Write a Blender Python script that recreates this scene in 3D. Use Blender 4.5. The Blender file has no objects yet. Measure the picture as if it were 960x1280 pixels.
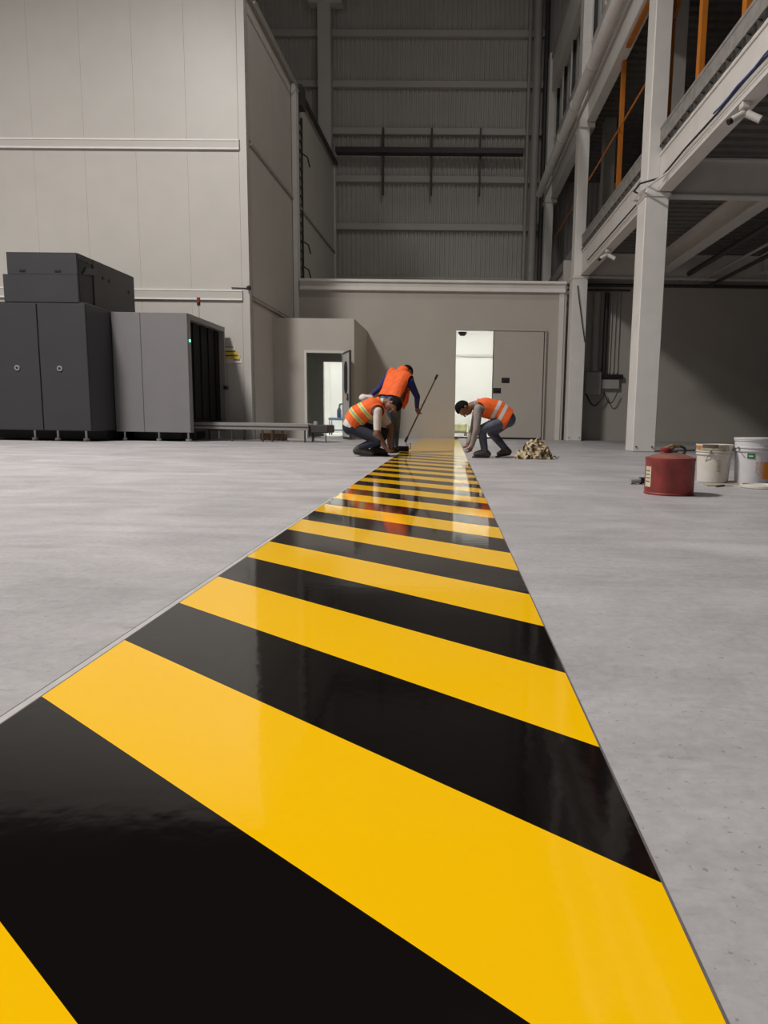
import bpy, bmesh, math, random
from mathutils import Vector, Matrix
random.seed(7)
SC = bpy.context.scene
COL = SC.collection

# ------------------------------------------------------------------ camera
F, PX, PY, CH = 850.0, 560.0, 640.0, 0.5
PITCH, ROLL, YAW = math.atan(114 / 850.0), 0.0165, math.radians(1.35)
fw = Vector((-math.sin(YAW) * math.cos(PITCH), math.cos(YAW) * math.cos(PITCH), -math.sin(PITCH)))
r0 = Vector((math.cos(YAW), math.sin(YAW), 0)); u0 = r0.cross(fw)
RT = r0 * math.cos(ROLL) + u0 * math.sin(ROLL)
UP = u0 * math.cos(ROLL) - r0 * math.sin(ROLL)
CAM = Vector((0, 0, CH))
cd = bpy.data.cameras.new('camera'); cam = bpy.data.objects.new('camera', cd); COL.objects.link(cam)
cd.sensor_fit = 'VERTICAL'; cd.sensor_height = 36; cd.sensor_width = 27
cd.lens = F / 1280 * 36
cd.shift_x = -(PX - 480) / 1280.0
cd.clip_end = 200; cd.clip_start = 0.02
m = Matrix.Identity(4)
for i in range(3):
    m[i][0] = RT[i]; m[i][1] = UP[i]; m[i][2] = -fw[i]; m[i][3] = CAM[i]
cam.matrix_world = m
SC.camera = cam

def hit(x, y, ax, v):
    """point where the ray of a photo pixel meets the plane axis=v"""
    d = fw + RT * ((x - PX) / F) + UP * ((PY - y) / F)
    return CAM + d * ((v - CAM[ax]) / d[ax])
def gnd(x, y, z=0): return hit(x, y, 2, z)

# ------------------------------------------------------------------ world and light
W = bpy.data.worlds.new('world'); SC.world = W; W.use_nodes = True
W.node_tree.nodes['Background'].inputs[0].default_value = (1.0, 0.965, 0.93, 1)
W.node_tree.nodes['Background'].inputs[1].default_value = 0.11
SC.view_settings.view_transform = 'Standard'; SC.view_settings.look = 'None'
SC.view_settings.exposure = 0.0; SC.view_settings.gamma = 1.0
SC.view_settings.use_curve_mapping = False

def area_light(name, loc, target, size, power, color=(1, .96, .9), spread=180):
    l = bpy.data.lights.new(name, 'AREA'); l.shape = 'SQUARE'; l.size = size; l.energy = power; l.color = color
    l.spread = math.radians(spread)
    o = bpy.data.objects.new(name, l); COL.objects.link(o); o.location = loc
    o.rotation_euler = (Vector(target) - Vector(loc)).to_track_quat('-Z', 'Y').to_euler()
    return o
LAMPS = [(-8.6, 4.5, 13.4, 2400, 2.0), (-13.0, -4.0, 13.4, 450, 1.2), (1.2, 13.5, 16.3, 270, 1.5)]  # first lamp follows the cast shadows; the other two are added unseen fill
for x_, y_, z_, p_, s_ in LAMPS: area_light('high_bay_or_fill_light', (x_, y_, z_), (x_ + .9, y_ + .3, 0), s_, p_, spread=152 if z_ < 16 else 180)

# ------------------------------------------------------------------ materials
MATS = {}
def mat(name, col, rough=.6, metal=0., noise=None, bump=0., bscale=40., coat=0., emit=0., spec=.5, coat_rough=.05):
    """noise=(scale, amount, (sx,sy,sz)) varies the albedo"""
    if name in MATS: return MATS[name]
    M = bpy.data.materials.new(name); M.use_nodes = True; nt = M.node_tree
    b = nt.nodes['Principled BSDF']
    b.inputs['Base Color'].default_value = (*col, 1); b.inputs['Roughness'].default_value = rough
    b.inputs['Metallic'].default_value = metal; b.inputs['Specular IOR Level'].default_value = spec
    b.inputs['Coat Weight'].default_value = coat; b.inputs['Coat Roughness'].default_value = coat_rough
    tc = nt.nodes.new('ShaderNodeTexCoord')
    if noise:
        mp = nt.nodes.new('ShaderNodeMapping'); nt.links.new(tc.outputs['Object'], mp.inputs[0])
        mp.inputs['Scale'].default_value = noise[2] if len(noise) > 2 else (1, 1, 1)
        n = nt.nodes.new('ShaderNodeTexNoise'); n.inputs['Scale'].default_value = noise[0]; n.inputs['Detail'].default_value = 6
        nt.links.new(mp.outputs[0], n.inputs['Vector'])
        r = nt.nodes.new('ShaderNodeMapRange'); r.inputs[1].default_value = .3; r.inputs[2].default_value = .7
        r.inputs[3].default_value = 1 - noise[1]; r.inputs[4].default_value = 1 + noise[1]
        nt.links.new(n.outputs[0], r.inputs[0])
        mx = nt.nodes.new('ShaderNodeMix'); mx.data_type = 'RGBA'; mx.blend_type = 'MULTIPLY'; mx.inputs[0].default_value = 1
        mx.inputs[6].default_value = (*col, 1)
        nt.links.new(r.outputs[0], mx.inputs[7]); nt.links.new(mx.outputs[2], b.inputs['Base Color'])
    if bump:
        n2 = nt.nodes.new('ShaderNodeTexNoise'); n2.inputs['Scale'].default_value = bscale; n2.inputs['Detail'].default_value = 3
        nt.links.new(tc.outputs['Object'], n2.inputs['Vector'])
        bp = nt.nodes.new('ShaderNodeBump'); bp.inputs['Strength'].default_value = 1; bp.inputs['Distance'].default_value = bump
        nt.links.new(n2.outputs[0], bp.inputs['Height']); nt.links.new(bp.outputs[0], b.inputs['Normal'])
    if emit:
        b.inputs['Emission Color'].default_value = (*col, 1); b.inputs['Emission Strength'].default_value = emit
    MATS[name] = M
    return M

def concrete():
    M = bpy.data.materials.new('polished_concrete'); M.use_nodes = True; nt = M.node_tree; N = nt.nodes; L = nt.links
    b = N['Principled BSDF']; tc = N.new('ShaderNodeTexCoord')
    def noise(scale, det, sc, rough=.6, dist=0.):
        mp = N.new('ShaderNodeMapping'); mp.inputs['Scale'].default_value = sc; L.new(tc.outputs['Object'], mp.inputs[0])
        n = N.new('ShaderNodeTexNoise'); n.inputs['Scale'].default_value = scale; n.inputs['Detail'].default_value = det
        n.inputs['Roughness'].default_value = rough; n.inputs['Distortion'].default_value = dist
        L.new(mp.outputs[0], n.inputs['Vector']); return n.outputs[0]
    def rng(s, a, c, lo, hi):
        r = N.new('ShaderNodeMapRange'); r.inputs[1].default_value = a; r.inputs[2].default_value = c
        r.inputs[3].default_value = lo; r.inputs[4].default_value = hi; L.new(s, r.inputs[0]); return r.outputs[0]
    def mul(a, c):
        q = N.new('ShaderNodeMath'); q.operation = 'MULTIPLY'; L.new(a, q.inputs[0]); L.new(c, q.inputs[1]); return q.outputs[0]
    big = rng(noise(1.1, 8, (1, 1, 1), .7, .8), .36, .64, .86, 1.12)
    streak = rng(noise(1.6, 7, (.5, 2.6, 1), .65, .4), .38, .62, .91, 1.08)
    fine = rng(noise(38, 6, (1, 1, 1), .7), .38, .62, .93, 1.07)
    # dark trowel scuffs and scratches
    scuff = rng(noise(5, 9, (.55, 2.4, 1), .78, 1.5), .57, .70, 1.0, .72)
    speck = rng(noise(70, 3, (1, 1, 1), .7), .63, .69, 1.0, .62)
    v = mul(mul(mul(big, streak), fine), mul(scuff, speck))
    mx = N.new('ShaderNodeMix'); mx.data_type = 'RGBA'; mx.blend_type = 'MULTIPLY'; mx.inputs[0].default_value = 1
    mx.inputs[6].default_value = (.392, .376, .392, 1); L.new(v, mx.inputs[7]); L.new(mx.outputs[2], b.inputs['Base Color'])
    L.new(rng(noise(3, 5, (1, 1, 1)), .3, .7, .42, .6), b.inputs['Roughness'])
    bp = N.new('ShaderNodeBump'); bp.inputs['Distance'].default_value = .0015; bp.inputs['Strength'].default_value = .6
    L.new(noise(30, 5, (1, 1, 1)), bp.inputs['Height']); L.new(bp.outputs[0], b.inputs['Normal'])
    b.inputs['Specular IOR Level'].default_value = .4
    return M

def epoxy(name, col):
    M = mat(name, col, rough=.07, spec=.38)
    nt = M.node_tree; b = nt.nodes['Principled BSDF']; tc = nt.nodes.new('ShaderNodeTexCoord')
    n = nt.nodes.new('ShaderNodeTexNoise'); n.inputs['Scale'].default_value = 26; n.inputs['Detail'].default_value = 2
    nt.links.new(tc.outputs['Object'], n.inputs['Vector'])
    bp = nt.nodes.new('ShaderNodeBump'); bp.inputs['Distance'].default_value = .00022; bp.inputs['Strength'].default_value = 1
    nt.links.new(n.outputs[0], bp.inputs['Height']); nt.links.new(bp.outputs[0], b.inputs['Normal'])
    return M

m_floor = concrete()
m_yel = epoxy('yellow_epoxy', (.97, .545, .002))
m_blk = epoxy('black_epoxy', (.006, .0045, .0045))
m_panel = mat('white_panel', (.50, .478, .452), .42, noise=(2.5, .025))
m_white = mat('white_paint', (.62, .60, .57), .5, noise=(2, .03))
m_lowall = mat('offwhite_panel', (.45, .42, .38), .5, noise=(1.5, .03))
m_side = mat('side_panel', (.56, .53, .49), .55, noise=(1.5, .03))
m_green = mat('grey_green_wall', (.60, .64, .57), .6)
m_corr = mat('corrugated_steel', (.50, .475, .45), .5, noise=(.8, .05))
m_steel = mat('painted_steel', (.74, .72, .70), .45, noise=(3, .05))
m_beam = mat('beam_paint', (.66, .635, .61), .5, noise=(3, .05))
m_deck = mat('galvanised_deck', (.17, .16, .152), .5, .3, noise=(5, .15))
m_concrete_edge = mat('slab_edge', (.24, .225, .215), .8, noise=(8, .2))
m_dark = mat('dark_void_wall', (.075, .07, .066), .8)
m_darksteel = mat('dark_steel', (.05, .045, .043), .5)
m_black = mat('black_plastic', (.012, .011, .011), .5)
m_orange = mat('orange_paint', (.52, .165, .015), .5, noise=(4, .08))
m_pipe = mat('grey_pipe', (.40, .38, .36), .45, noise=(4, .06))
m_cable = mat('black_cable', (.02, .02, .024), .5)
m_glass = mat('window_glass', (.05, .06, .08), .08)
m_mach = mat('charcoal_cabinet', (.034, .0335, .038), .45, noise=(3, .05))
m_machd = mat('charcoal_side', (.034, .032, .034), .5)
m_grey = mat('grey_cabinet', (.185, .178, .184), .42, noise=(3, .03))
m_greytrim = mat('grey_trim', (.25, .24, .23), .45)
m_curt = mat('lead_curtain', (.008, .007, .007), .7, spec=.2)
m_chrome = mat('zinc', (.55, .55, .55), .3, .8)
m_alu = mat('aluminium_rail', (.36, .34, .33), .4, .5)
m_rubber = mat('rubber', (.02, .02, .02), .7)
m_ceil = mat('roof_sheet', (.10, .095, .09), .7)
m_lamp = mat('lamp_panel', (1, .98, .95), .5, emit=20.0)

# ------------------------------------------------------------------ mesh helpers
class MB:
    def __init__(s, xf=None): s.bm = bmesh.new(); s.xf = xf
    def quadbox(s, pts):
        v = [s.bm.verts.new(s.xf(Vector(p)) if s.xf else p) for p in pts]
        for f in ((3, 2, 1, 0), (4, 5, 6, 7), (0, 1, 5, 4), (1, 2, 6, 5), (2, 3, 7, 6), (3, 0, 4, 7)):
            s.bm.faces.new([v[i] for i in f])
        return s
    def box(s, x0, x1, y0, y1, z0, z1):
        return s.quadbox([(x0, y0, z0), (x1, y0, z0), (x1, y1, z0), (x0, y1, z0), (x0, y0, z1), (x1, y0, z1), (x1, y1, z1), (x0, y1, z1)])
    def tube(s, pts, r, n=10, r1=None):
        pts = [Vector(p) for p in pts]
        if s.xf: pts = [s.xf(p) for p in pts]
        rings = []; k = len(pts); prev = None
        for i, p in enumerate(pts):
            t = (pts[min(i + 1, k - 1)] - pts[max(i - 1, 0)]).normalized()
            if prev is None:
                a = t.cross(Vector((0, 0, 1)))
                if a.length < 1e-3: a = t.cross(Vector((1, 0, 0)))
            else: a = prev - t * prev.dot(t)
            a.normalize(); prev = a; b = t.cross(a)
            rr = r if r1 is None else r + (r1 - r) * i / (k - 1)
            rings.append([s.bm.verts.new(p + (a * math.cos(q) + b * math.sin(q)) * rr) for q in [2 * math.pi * j / n for j in range(n)]])
        for A, B in zip(rings, rings[1:]):
            for j in range(n): s.bm.faces.new((A[j], A[(j + 1) % n], B[(j + 1) % n], B[j]))
        s.bm.faces.new(rings[0][::-1]); s.bm.faces.new(rings[-1])
        return s
    def lathe(s, prof, loc=(0, 0, 0), n=32, closed=False):
        """prof = [(r,z)...] around Z"""
        L = Vector(loc); rings = []
        for r, z in prof:
            rings.append([s.bm.verts.new(L + Vector((max(r, 1e-4) * math.cos(q), max(r, 1e-4) * math.sin(q), z))) for q in [2 * math.pi * j / n for j in range(n)]])
        for A, B in zip(rings, rings[1:]):
            for j in range(n): s.bm.faces.new((A[j], A[(j + 1) % n], B[(j + 1) % n], B[j]))
        s.bm.faces.new(rings[0][::-1]); s.bm.faces.new(rings[-1])
        return s
    def prism(s, poly, axis, a, b):
        """poly = 2D outline in the two other axes, extruded along axis from a to b"""
        def P(u, v, w):
            p = [0, 0, 0]; o = [i for i in range(3) if i != axis]; p[o[0]] = u; p[o[1]] = v; p[axis] = w
            return s.xf(Vector(p)) if s.xf else Vector(p)
        A = [s.bm.verts.new(P(u, v, a)) for u, v in poly]; B = [s.bm.verts.new(P(u, v, b)) for u, v in poly]; n = len(poly)
        s.bm.faces.new(A[::-1]); s.bm.faces.new(B)
        for i in range(n): s.bm.faces.new((A[i], A[(i + 1) % n], B[(i + 1) % n], B[i]))
        return s
    def bevel(s, w, seg=2):
        bmesh.ops.bevel(s.bm, geom=list(s.bm.edges), offset=w, segments=seg, affect='EDGES', profile=.5, clamp_overlap=True)
        return s
    def build(s, name, material, parent=None, smooth=False, origin=None):
        bmesh.ops.recalc_face_normals(s.bm, faces=list(s.bm.faces))
        me = bpy.data.meshes.new(name)
        if parent is not None and origin is None:
            off = world_loc(parent)
        else: off = Vector(origin) if origin is not None else Vector((0, 0, 0))
        bmesh.ops.translate(s.bm, vec=-off, verts=list(s.bm.verts))
        s.bm.to_mesh(me); s.bm.free()
        me.materials.append(material)
        if smooth:
            for p in me.polygons: p.use_smooth = True
            try: me.set_sharp_from_angle(angle=math.radians(40))
            except Exception: pass
        o = bpy.data.objects.new(name, me); COL.objects.link(o)
        if parent is not None: o.parent = parent
        else: o.location = off
        return o
def world_loc(o):
    p = Vector((0, 0, 0))
    while o is not None: p += Vector(o.location); o = o.parent
    return p
def tag(o, label=None, cat=None, group=None, kind=None):
    if label: o['label'] = label
    if cat: o['category'] = cat
    if group: o['group'] = group
    if kind: o['kind'] = kind
    return o
def empty(name, loc, label, cat, group=None):
    o = bpy.data.objects.new(name, None); COL.objects.link(o); o.location = loc; o.empty_display_size = .1
    return tag(o, label, cat, group)
def struct(o, label=None): o['kind'] = 'structure'; return tag(o, label)

# ------------------------------------------------------------------ floor and striped walkway
floor = struct(MB().box(-20, 12, -10, 27, -.2, 0).build('floor', m_floor), 'scuffed pale grey concrete warehouse floor')
def XL(y): return -.712 - .0275 * y
def XR(y): return .240 - .0232 * y
SL = -.778          # dY/dX of the stripe edges
def edge_pts(yl):
    """ends of the stripe edge that leaves the left border at Y=yl"""
    x0 = XL(yl)
    # solve x = XR(y), y = yl + SL*(x-x0)
    x = XR(yl)
    for _ in range(8): x = XR(yl + SL * (x - x0))
    return (x0, yl), (x, yl + SL * (x - x0))
strip = empty('hazard_walkway', (-.3, 5, 0), 'glossy yellow and black diagonal striped walkway freshly painted on the concrete', 'floor marking')
T = .003
k0, kend, per = -3, 30, .3133
def stripe(k):
    a, b = edge_pts(1.135 + per * k); c, d = edge_pts(1.135 + per * (k + 1))
    return a, b, d, c
for k in range(k0, kend):
    a, b, d, c = stripe(k)
    q = [a, b, d, c]
    MB().prism(q, 2, 0.0, T).build('yellow_stripe' if k % 2 == 0 else 'black_stripe', m_yel if k % 2 == 0 else m_blk, strip)
a, b = edge_pts(1.135 + per * kend)
MB().prism([a, b, (XR(19.72), 19.72), (XL(19.72), 19.72)], 2, 0.0, T).build('yellow_base_coat', m_yel, strip)
# expansion joint beside the walkway
m_seal = mat('joint_sealant', (.47, .45, .45), .6, noise=(20, .1))
m_groove = mat('joint_groove', (.12, .11, .11), .8, noise=(30, .25))
j = struct(MB().prism([(XL(-2) - .019, -2), (XL(-2) - .003, -2), (XL(19.7) - .003, 19.7), (XL(19.7) - .019, 19.7)], 2, 0, .002).build('trim_1', m_seal), 'pale sealant bead along the edge of the striped walkway')
MB().prism([(XL(-2) - .0225, -2), (XL(-2) - .019, -2), (XL(19.7) - .019, 19.7), (XL(19.7) - .0225, 19.7)], 2, 0, .0015).build('groove', m_groove, j)
MB().prism([(XL(-2) - .0035, -2), (XL(-2) - .0004, -2), (XL(19.7) - .0004, 19.7), (XL(19.7) - .0035, 19.7)], 2, 0, .0026).build('groove', m_groove, j)
MB().prism([(XR(-2) + .0004, -2), (XR(-2) + .0035, -2), (XR(19.7) + .0035, 19.7), (XR(19.7) + .0004, 19.7)], 2, 0, .002).build('groove', m_groove, j)

# ------------------------------------------------------------------ white panelled block on the left
BX, BY, BZ = -4.95, 15.8, 9.55
wl = struct(MB().box(-17, BX, BY + .06, 25.9, 0, BZ).build('wall_left', m_side), 'tall white insulated panel block')
zs = [(.0, 3.14), (3.34, 6.352), (6.535, 9.55)]
for z0, z1 in zs:
    x = BX - .17
    while x > -16.5:
        w = 1.15
        MB().box(x - w + .0008, x - .0008, BY, BY + .06, z0 + .002, z1 - .002).bevel(.002, 1).build('panel', m_panel, wl)
        x -= w
for z0, z1 in ((3.14, 3.34), (6.352, 6.535)):
    MB().box(-16.5, BX - .145, BY - .05, BY + .06, z0, z1).bevel(.008, 1).build('joint_channel', m_panel, wl)
    MB().box(-16.5, BX - .15, BY - .06, BY - .02, z1 - .02, z1 + .015).build('channel_lip', m_steel, wl)
    MB().box(-16.5, BX - .15, BY - .06, BY - .02, z0 - .015, z0 + .02).build('channel_lip', m_steel, wl)
MB().box(BX - .165, BX + .004, BY - .012, BY + .06, 0, BZ).bevel(.004, 1).build('corner_flashing', m_panel, wl)
MB().box(BX, BX + .006, BY - .012, BY + .16, 0, BZ).build('corner_flashing', m_panel, wl)
# side of the block
y = BY + .17
for z0, z1 in ((0, 3.12), (3.26, 6.46), (6.62, 9.5)):
    for ya, yb in ((BY + .17, 17.8), (17.81, 19.65), (20.15, 22.9), (22.91, 25.75)):
        MB().box(BX, BX + .03, ya, yb, z0, z1).build('side_panel', m_side, wl)
for zc in (3.19, 6.54):
    MB().box(BX, BX + .07, BY + .17, 25.8, zc - .03, zc + .03).build('side_rail', m_pipe, wl)
MB().box(BX, BX + .09, 25.75, 25.9, 0, BZ).build('corner_flashing', m_white, wl)
MB().box(BX - .1, BX + .06, BY, 25.9, BZ - .02, BZ + .12).build('parapet_cap', m_pipe, wl)
post = tag(MB().box(BX + .032, BX + .16, 19.7, 20.0, 0, 9.5).build('wall_post', m_steel), 'tall pale steel post on the dark side of the panel block', 'post')
lad = empty('cable_ladder', (BX + .1, 20.75, 4.4), 'dark vertical cable ladder beside the pale wall post', 'cable ladder')
for yy in (20.35, 20.75): MB().box(BX + .03, BX + .09, yy - .02, yy + .02, 4.4, 9.05).build('rail', m_darksteel, lad)
for i in range(18): MB().box(BX + .04, BX + .07, 20.37, 20.73, 4.6 + i * .25, 4.63 + i * .25).build('rung', m_darksteel, lad)
for zz in (8.0, 5.6, 4.9): MB().tube([(BX + .1, 20.4, zz), (BX + .28, 20.5, zz - .1), (BX + .3, 20.7, zz - .3)], .02, 6).build('cable_end', m_cable, lad)
pp = tag(MB().tube([(BX + .12, 15.9, BZ + .03), (BX + .12, 20.1, BZ + .03)], .035, 10).tube([(BX + .2, 15.9, BZ - .16), (BX + .2, 19.9, BZ - .16)], .02, 8).build('roof_edge_pipe', m_pipe), 'pair of thin grey pipes along the top edge of the panel block', 'pipe')
tag(MB().tube([(BX + .12, 20.2, BZ + .05), (BX + .12, 25.8, BZ + .05)], .06, 10).build('roof_edge_pipe', m_darksteel), 'dark pipe along the far top edge of the panel block', 'pipe')
tag(MB().box(BX + .065, BX + .25, 20.05, 20.5, BZ - .45, BZ + .1).bevel(.01, 1).build('junction_box', m_darksteel), 'dark junction box at the head of the cable ladder', 'electrical box')
tag(MB().tube([(-5.35, BY - .02, 3.40), (-5.1, BY - .02, 3.395), (-4.99, BY - .03, 3.39)], .012, 6).build('wall_cable', m_cable), 'thin cable along the lower joint channel of the white wall', 'cable')
tag(MB().lathe([(.0, -.04), (.05, -.04), (.05, .03), (.02, .05)], (-4.94, BY - .075, 3.39), 12).build('cable_gland', m_black), 'small black cable gland on the corner of the white wall', 'fitting')

# ------------------------------------------------------------------ far corrugated wall
FY = 26.6
def corrugated(name, x0, x1, y, z0, z1, pitch, depth, material):
    s = MB(); xs = []; x = x0
    while x < x1:
        xs += [(x, 0), (x + pitch * .3, 0), (x + pitch * .45, -depth), (x + pitch * .85, -depth)]; x += pitch
    poly = [(a, y + b) for a, b in xs] + [(x, y), (x, y + .06), (x0, y + .06)]
    bot = [s.bm.verts.new((a, b, z0)) for a, b in poly[:-2]]; top = [s.bm.verts.new((a, b, z1)) for a, b in poly[:-2]]
    for i in range(len(bot) - 1): s.bm.faces.new((bot[i], bot[i + 1], top[i + 1], top[i]))
    return s.build(name, material)
wf = struct(corrugated('wall_far', -14, 11, FY, 0, 17, .17, .045, m_corr), 'ribbed grey metal cladding wall at the end of the hall')
for z in (5.72, 7.62, 9.3, 10.95, 12.55, 14.25, 15.9):
    MB().box(-14, 2.6, FY - .22, FY - .06, z - .11, z + .11).build('girt', m_corr, wf)
fc = empty('far_column', (-5.28, 26.2, 0), 'pale steel column in front of the ribbed cladding wall', 'column')
MB().box(-5.52, -5.06, 26.0, 26.37, 0, 16.5).build('shaft', m_white, fc)
MB().box(-5.85, -4.65, 25.98, 26.36, 15.02, 15.4).build('bracket', m_white, fc)
tr = empty('cable_tray', (-1, 26.1, 10), 'dark horizontal cable tray with hangers across the ribbed cladding wall', 'cable tray')
MB().box(-4.9, 1.9, 25.95, 26.3, 10.06, 10.24).build('tray', m_darksteel, tr)
for x in (-3.2, -1.43, .34):
    MB().box(x - .03, x + .03, 26.2, 26.36, 8.7, 11.0).build('hanger', m_darksteel, tr)
for i, (x, r, mm, lb) in enumerate(((2.02, .06, m_pipe, 'thin grey riser pipe in the corner of the cladding wall'), (2.3, .15, m_pipe, 'thick grey riser pipe in the corner of the cladding wall'), (2.62, .09, m_darksteel, 'dark riser pipe in the corner of the cladding wall'))):
    tag(MB().tube([(x, 26.15, 4.3), (x, 26.15, 16.8)], r, 12).build('riser_pipe', mm, smooth=True), lb, 'pipe')

# ------------------------------------------------------------------ low white room across the back
LY, LZ = 19.8, 4.36
wb = struct(bpy.data.objects.new('wall_back', None), 'low off-white panel wall across the back with two doorways'); COL.objects.link(wb)
D1 = (-.315, .74, 3.05); D0 = (-4.115, -3.56, 2.12)
s = MB()
for x0, x1, z0, z1 in ((BX + .03, D0[0], 0, LZ), (D0[0], D0[1], D0[2], LZ), (D0[1], D1[0], 0, LZ), (D1[0], D1[1], D1[2], LZ), (D1[1], 2.77, 0, LZ)):
    s.box(x0, x1, LY, LY + .12, z0, z1)
s.build('wall_panels', m_lowall, wb)
MB().box(BX + .2, 2.72, LY - .10, LY + .02, 4.10, 4.20).bevel(.008, 1).build('cap_lip', m_steel, wb)
MB().box(BX + .2, 2.72, LY - .05, LY + .1, 4.20, 4.33).build('cap_web', m_beam, wb)
MB().box(BX + .2, 2.74, LY - .12, LY + .02, 4.33, 4.40).bevel(.008, 1).build('cap_lip', m_steel, wb)
MB().box(2.56, 2.70, LY - .03, LY + .01, 0, 4.1).build('corner_flashing', m_white, wb)
# lit interior
m_int = mat('interior_white', (.82, .83, .80), .6)
wi = struct(MB().box(BX + .1, 2.6, 24.5, 24.6, 0, 4.2).build('wall_interior', m_int), 'bright white inner wall of the back room')
struct(MB().box(BX + .05, BX + .1, LY + .12, 24.5, 0, 4.2).build('wall_interior_left', m_int))
struct(MB().box(2.6, 2.68, LY + .12, 24.5, 0, 4.2).build('wall_interior_right', m_int))
MB().box(-.6, 2.6, 24.44, 24.5, 2.75, 2.82).build('wall_rail', m_white, wi)
MB().box(BX + .05, 2.68, LY + .12, 24.6, 4.2, 4.3).build('ceiling_interior', m_int)['kind'] = 'structure'
MB().box(BX + .1, 2.6, LY + .12, 24.5, 0, .004).build('floor_interior', m_int)['kind'] = 'structure'
for x, lb in ((-3.7, 'bright flat ceiling lamp inside the back room over the blue cart'), (.2, 'bright flat ceiling lamp inside the back room over the wrapped pallet load')):
    lp = empty('ceiling_lamp', (x, 22, 4.13), lb, 'lamp')
    MB().box(x - .62, x + .62, 21.4, 22.6, 4.14, 4.2).build('lamp_frame', m_int, lp)
    MB().box(x - .58, x + .58, 21.44, 22.56, 4.125, 4.14).build('lamp_panel', m_lamp, lp)
# things seen through the big doorway
pl = empty('pallet', (.1, 23.2, 0), 'low pallet with pale yellow wrapped load inside the lit doorway', 'pallet')
m_wrap = mat('pale_wrap', (.62, .62, .36), .5, noise=(6, .2)); m_wood = mat('pallet_wood', (.30, .27, .22), .8)
for i in range(3): MB().box(-.6 + i * .55, -.48 + i * .55, 22.7, 23.6, .004, .1).build('runner', m_wood, pl)
for i in range(6): MB().box(-.65, .75, 22.68 + i * .16, 22.8 + i * .16, .1, .125).build('board', m_wood, pl)
for i, (x0, x1, z) in enumerate(((-.55, .05, .42), (.08, .68, .36))):
    MB().box(x0, x1, 22.75, 23.55, .125, z).bevel(.05, 2).build('wrapped_sack', m_wrap, pl)
tag(MB().box(D1[0] + .001, D1[1], LY + .02, LY + .1, .0, .05).build('threshold_bar', m_darksteel), 'dark threshold bar at the foot of the lit doorway', 'threshold')
tag(MB().lathe([(.001, 0), (.07, .0), (.12, .06), (.13, .10), (.001, .10)], (-.14, LY + .25, 2.93), 16).build('ceiling_sensor', m_black), 'black dome fitting at the head of the lit doorway', 'sensor')
# sliding door
d1 = struct(bpy.data.objects.new('door_1', None), 'wide off-white sliding door pushed open'); COL.objects.link(d1)
MB().box(.745, 2.165, LY - .09, LY - .02, .05, 3.03).bevel(.012, 2).build('door_leaf', m_lowall, d1)
MB().box(.735, .752, LY - .095, LY - .015, .05, 3.03).build('edge_gasket', m_darksteel, d1)
MB().box(.78, 2.15, LY - .08, LY - .03, .005, .05).build('bottom_seal', m_black, d1)
MB().box(D1[0], 2.22, LY - .11, LY, 3.035, 3.10).bevel(.01, 1).build('track_cover', m_lowall, d1)
MB().box(2.19, 2.23, LY - .10, LY, 0, 3.05).build('end_stop', m_lowall, d1)
MB().box(D1[0] - .05, D1[0], LY - .02, LY + .12, 0, 3.05).build('jamb', m_lowall, d1)
for px, py in ((632, 475.5), (621.3, 488.3)):
    p = hit(px, py, 1, LY - .1)
    h = MB().box(p.x - .115, p.x + .115, LY - .10, LY - .088, p.z - .075, p.z + .075).bevel(.01, 1).build('handle_plate', m_black, d1)
    MB().box(p.x - .07, p.x + .07, LY - .135, LY - .10, p.z - .02, p.z + .02).bevel(.008, 1).build('grip', m_black, h)

# ------------------------------------------------------------------ small porch room with hinged door
RY, RX, RZ = 17.5, -2.85, 3.0
OX0, OX1, OZ = -4.062, -3.155, 2.15
wp = struct(bpy.data.objects.new('wall_porch', None), 'small off-white porch room in front of the back wall'); COL.objects.link(wp)
s = MB()
s.box(BX + .031, OX0, RY, RY + .1, 0, RZ); s.box(OX0, OX1, RY, RY + .1, OZ, RZ); s.box(OX1, RX, RY, RY + .1, 0, RZ)
s.build('front_panels', m_lowall, wp)
MB().box(RX - .1, RX, RY + .1, LY, 0, RZ).build('side_panel', m_lowall, wp)
MB().box(BX + .031, RX - .1, RY + .1, LY, RZ - .1, RZ).build('roof_panel', m_lowall, wp)
MB().box(BX + .1, D0[0], LY - .02, LY - .002, 0, RZ - .1).build('lining', m_green, wp)
MB().box(D0[0], D0[1], LY - .02, LY - .002, D0[2], RZ - .1).build('lining', m_green, wp)
MB().box(D0[1], RX - .1, LY - .02, LY - .002, 0, RZ - .1).build('lining', m_green, wp)
MB().box(BX + .08, BX + .1, RY + .1, LY - .02, 0, RZ - .1).build('lining', m_green, wp)
for x0, x1, z0, z1 in ((OX0 - .06, OX0, 0, OZ + .06), (OX1, OX1 + .06, 0, OZ + .06), (OX0, OX1, OZ, OZ + .06)):
    MB().box(x0, x1, RY - .02, RY, z0, z1).build('door_frame', m_white, wp)
d2 = struct(bpy.data.objects.new('door_2', None), 'open hinged door with dark edging and oval vision panel'); COL.objects.link(d2)
hx, hy = OX1 + .01, RY - .02
ex, ey = -2.83, RY - .84
dv = Vector((ex - hx, ey - hy, 0)); dl = dv.length; dv.normalize(); nv = Vector((-dv.y, dv.x, 0))   # nv: leaf normal
if nv.x > 0: nv = -nv
def dxf(p): return Vector((hx, hy, 0)) + dv * p.x + nv * p.y + Vector((0, 0, p.z))
MB(dxf).box(0.03, dl - .03, -.045, -.005, .03, OZ - .03).build('door_leaf', m_white, d2)
for q in ((0, .045, .01, OZ), (dl - .045, dl, .01, OZ)): MB(dxf).box(q[0], q[1], -.05, 0, q[2], q[3]).build('dark_edging', m_darksteel, d2)
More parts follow.
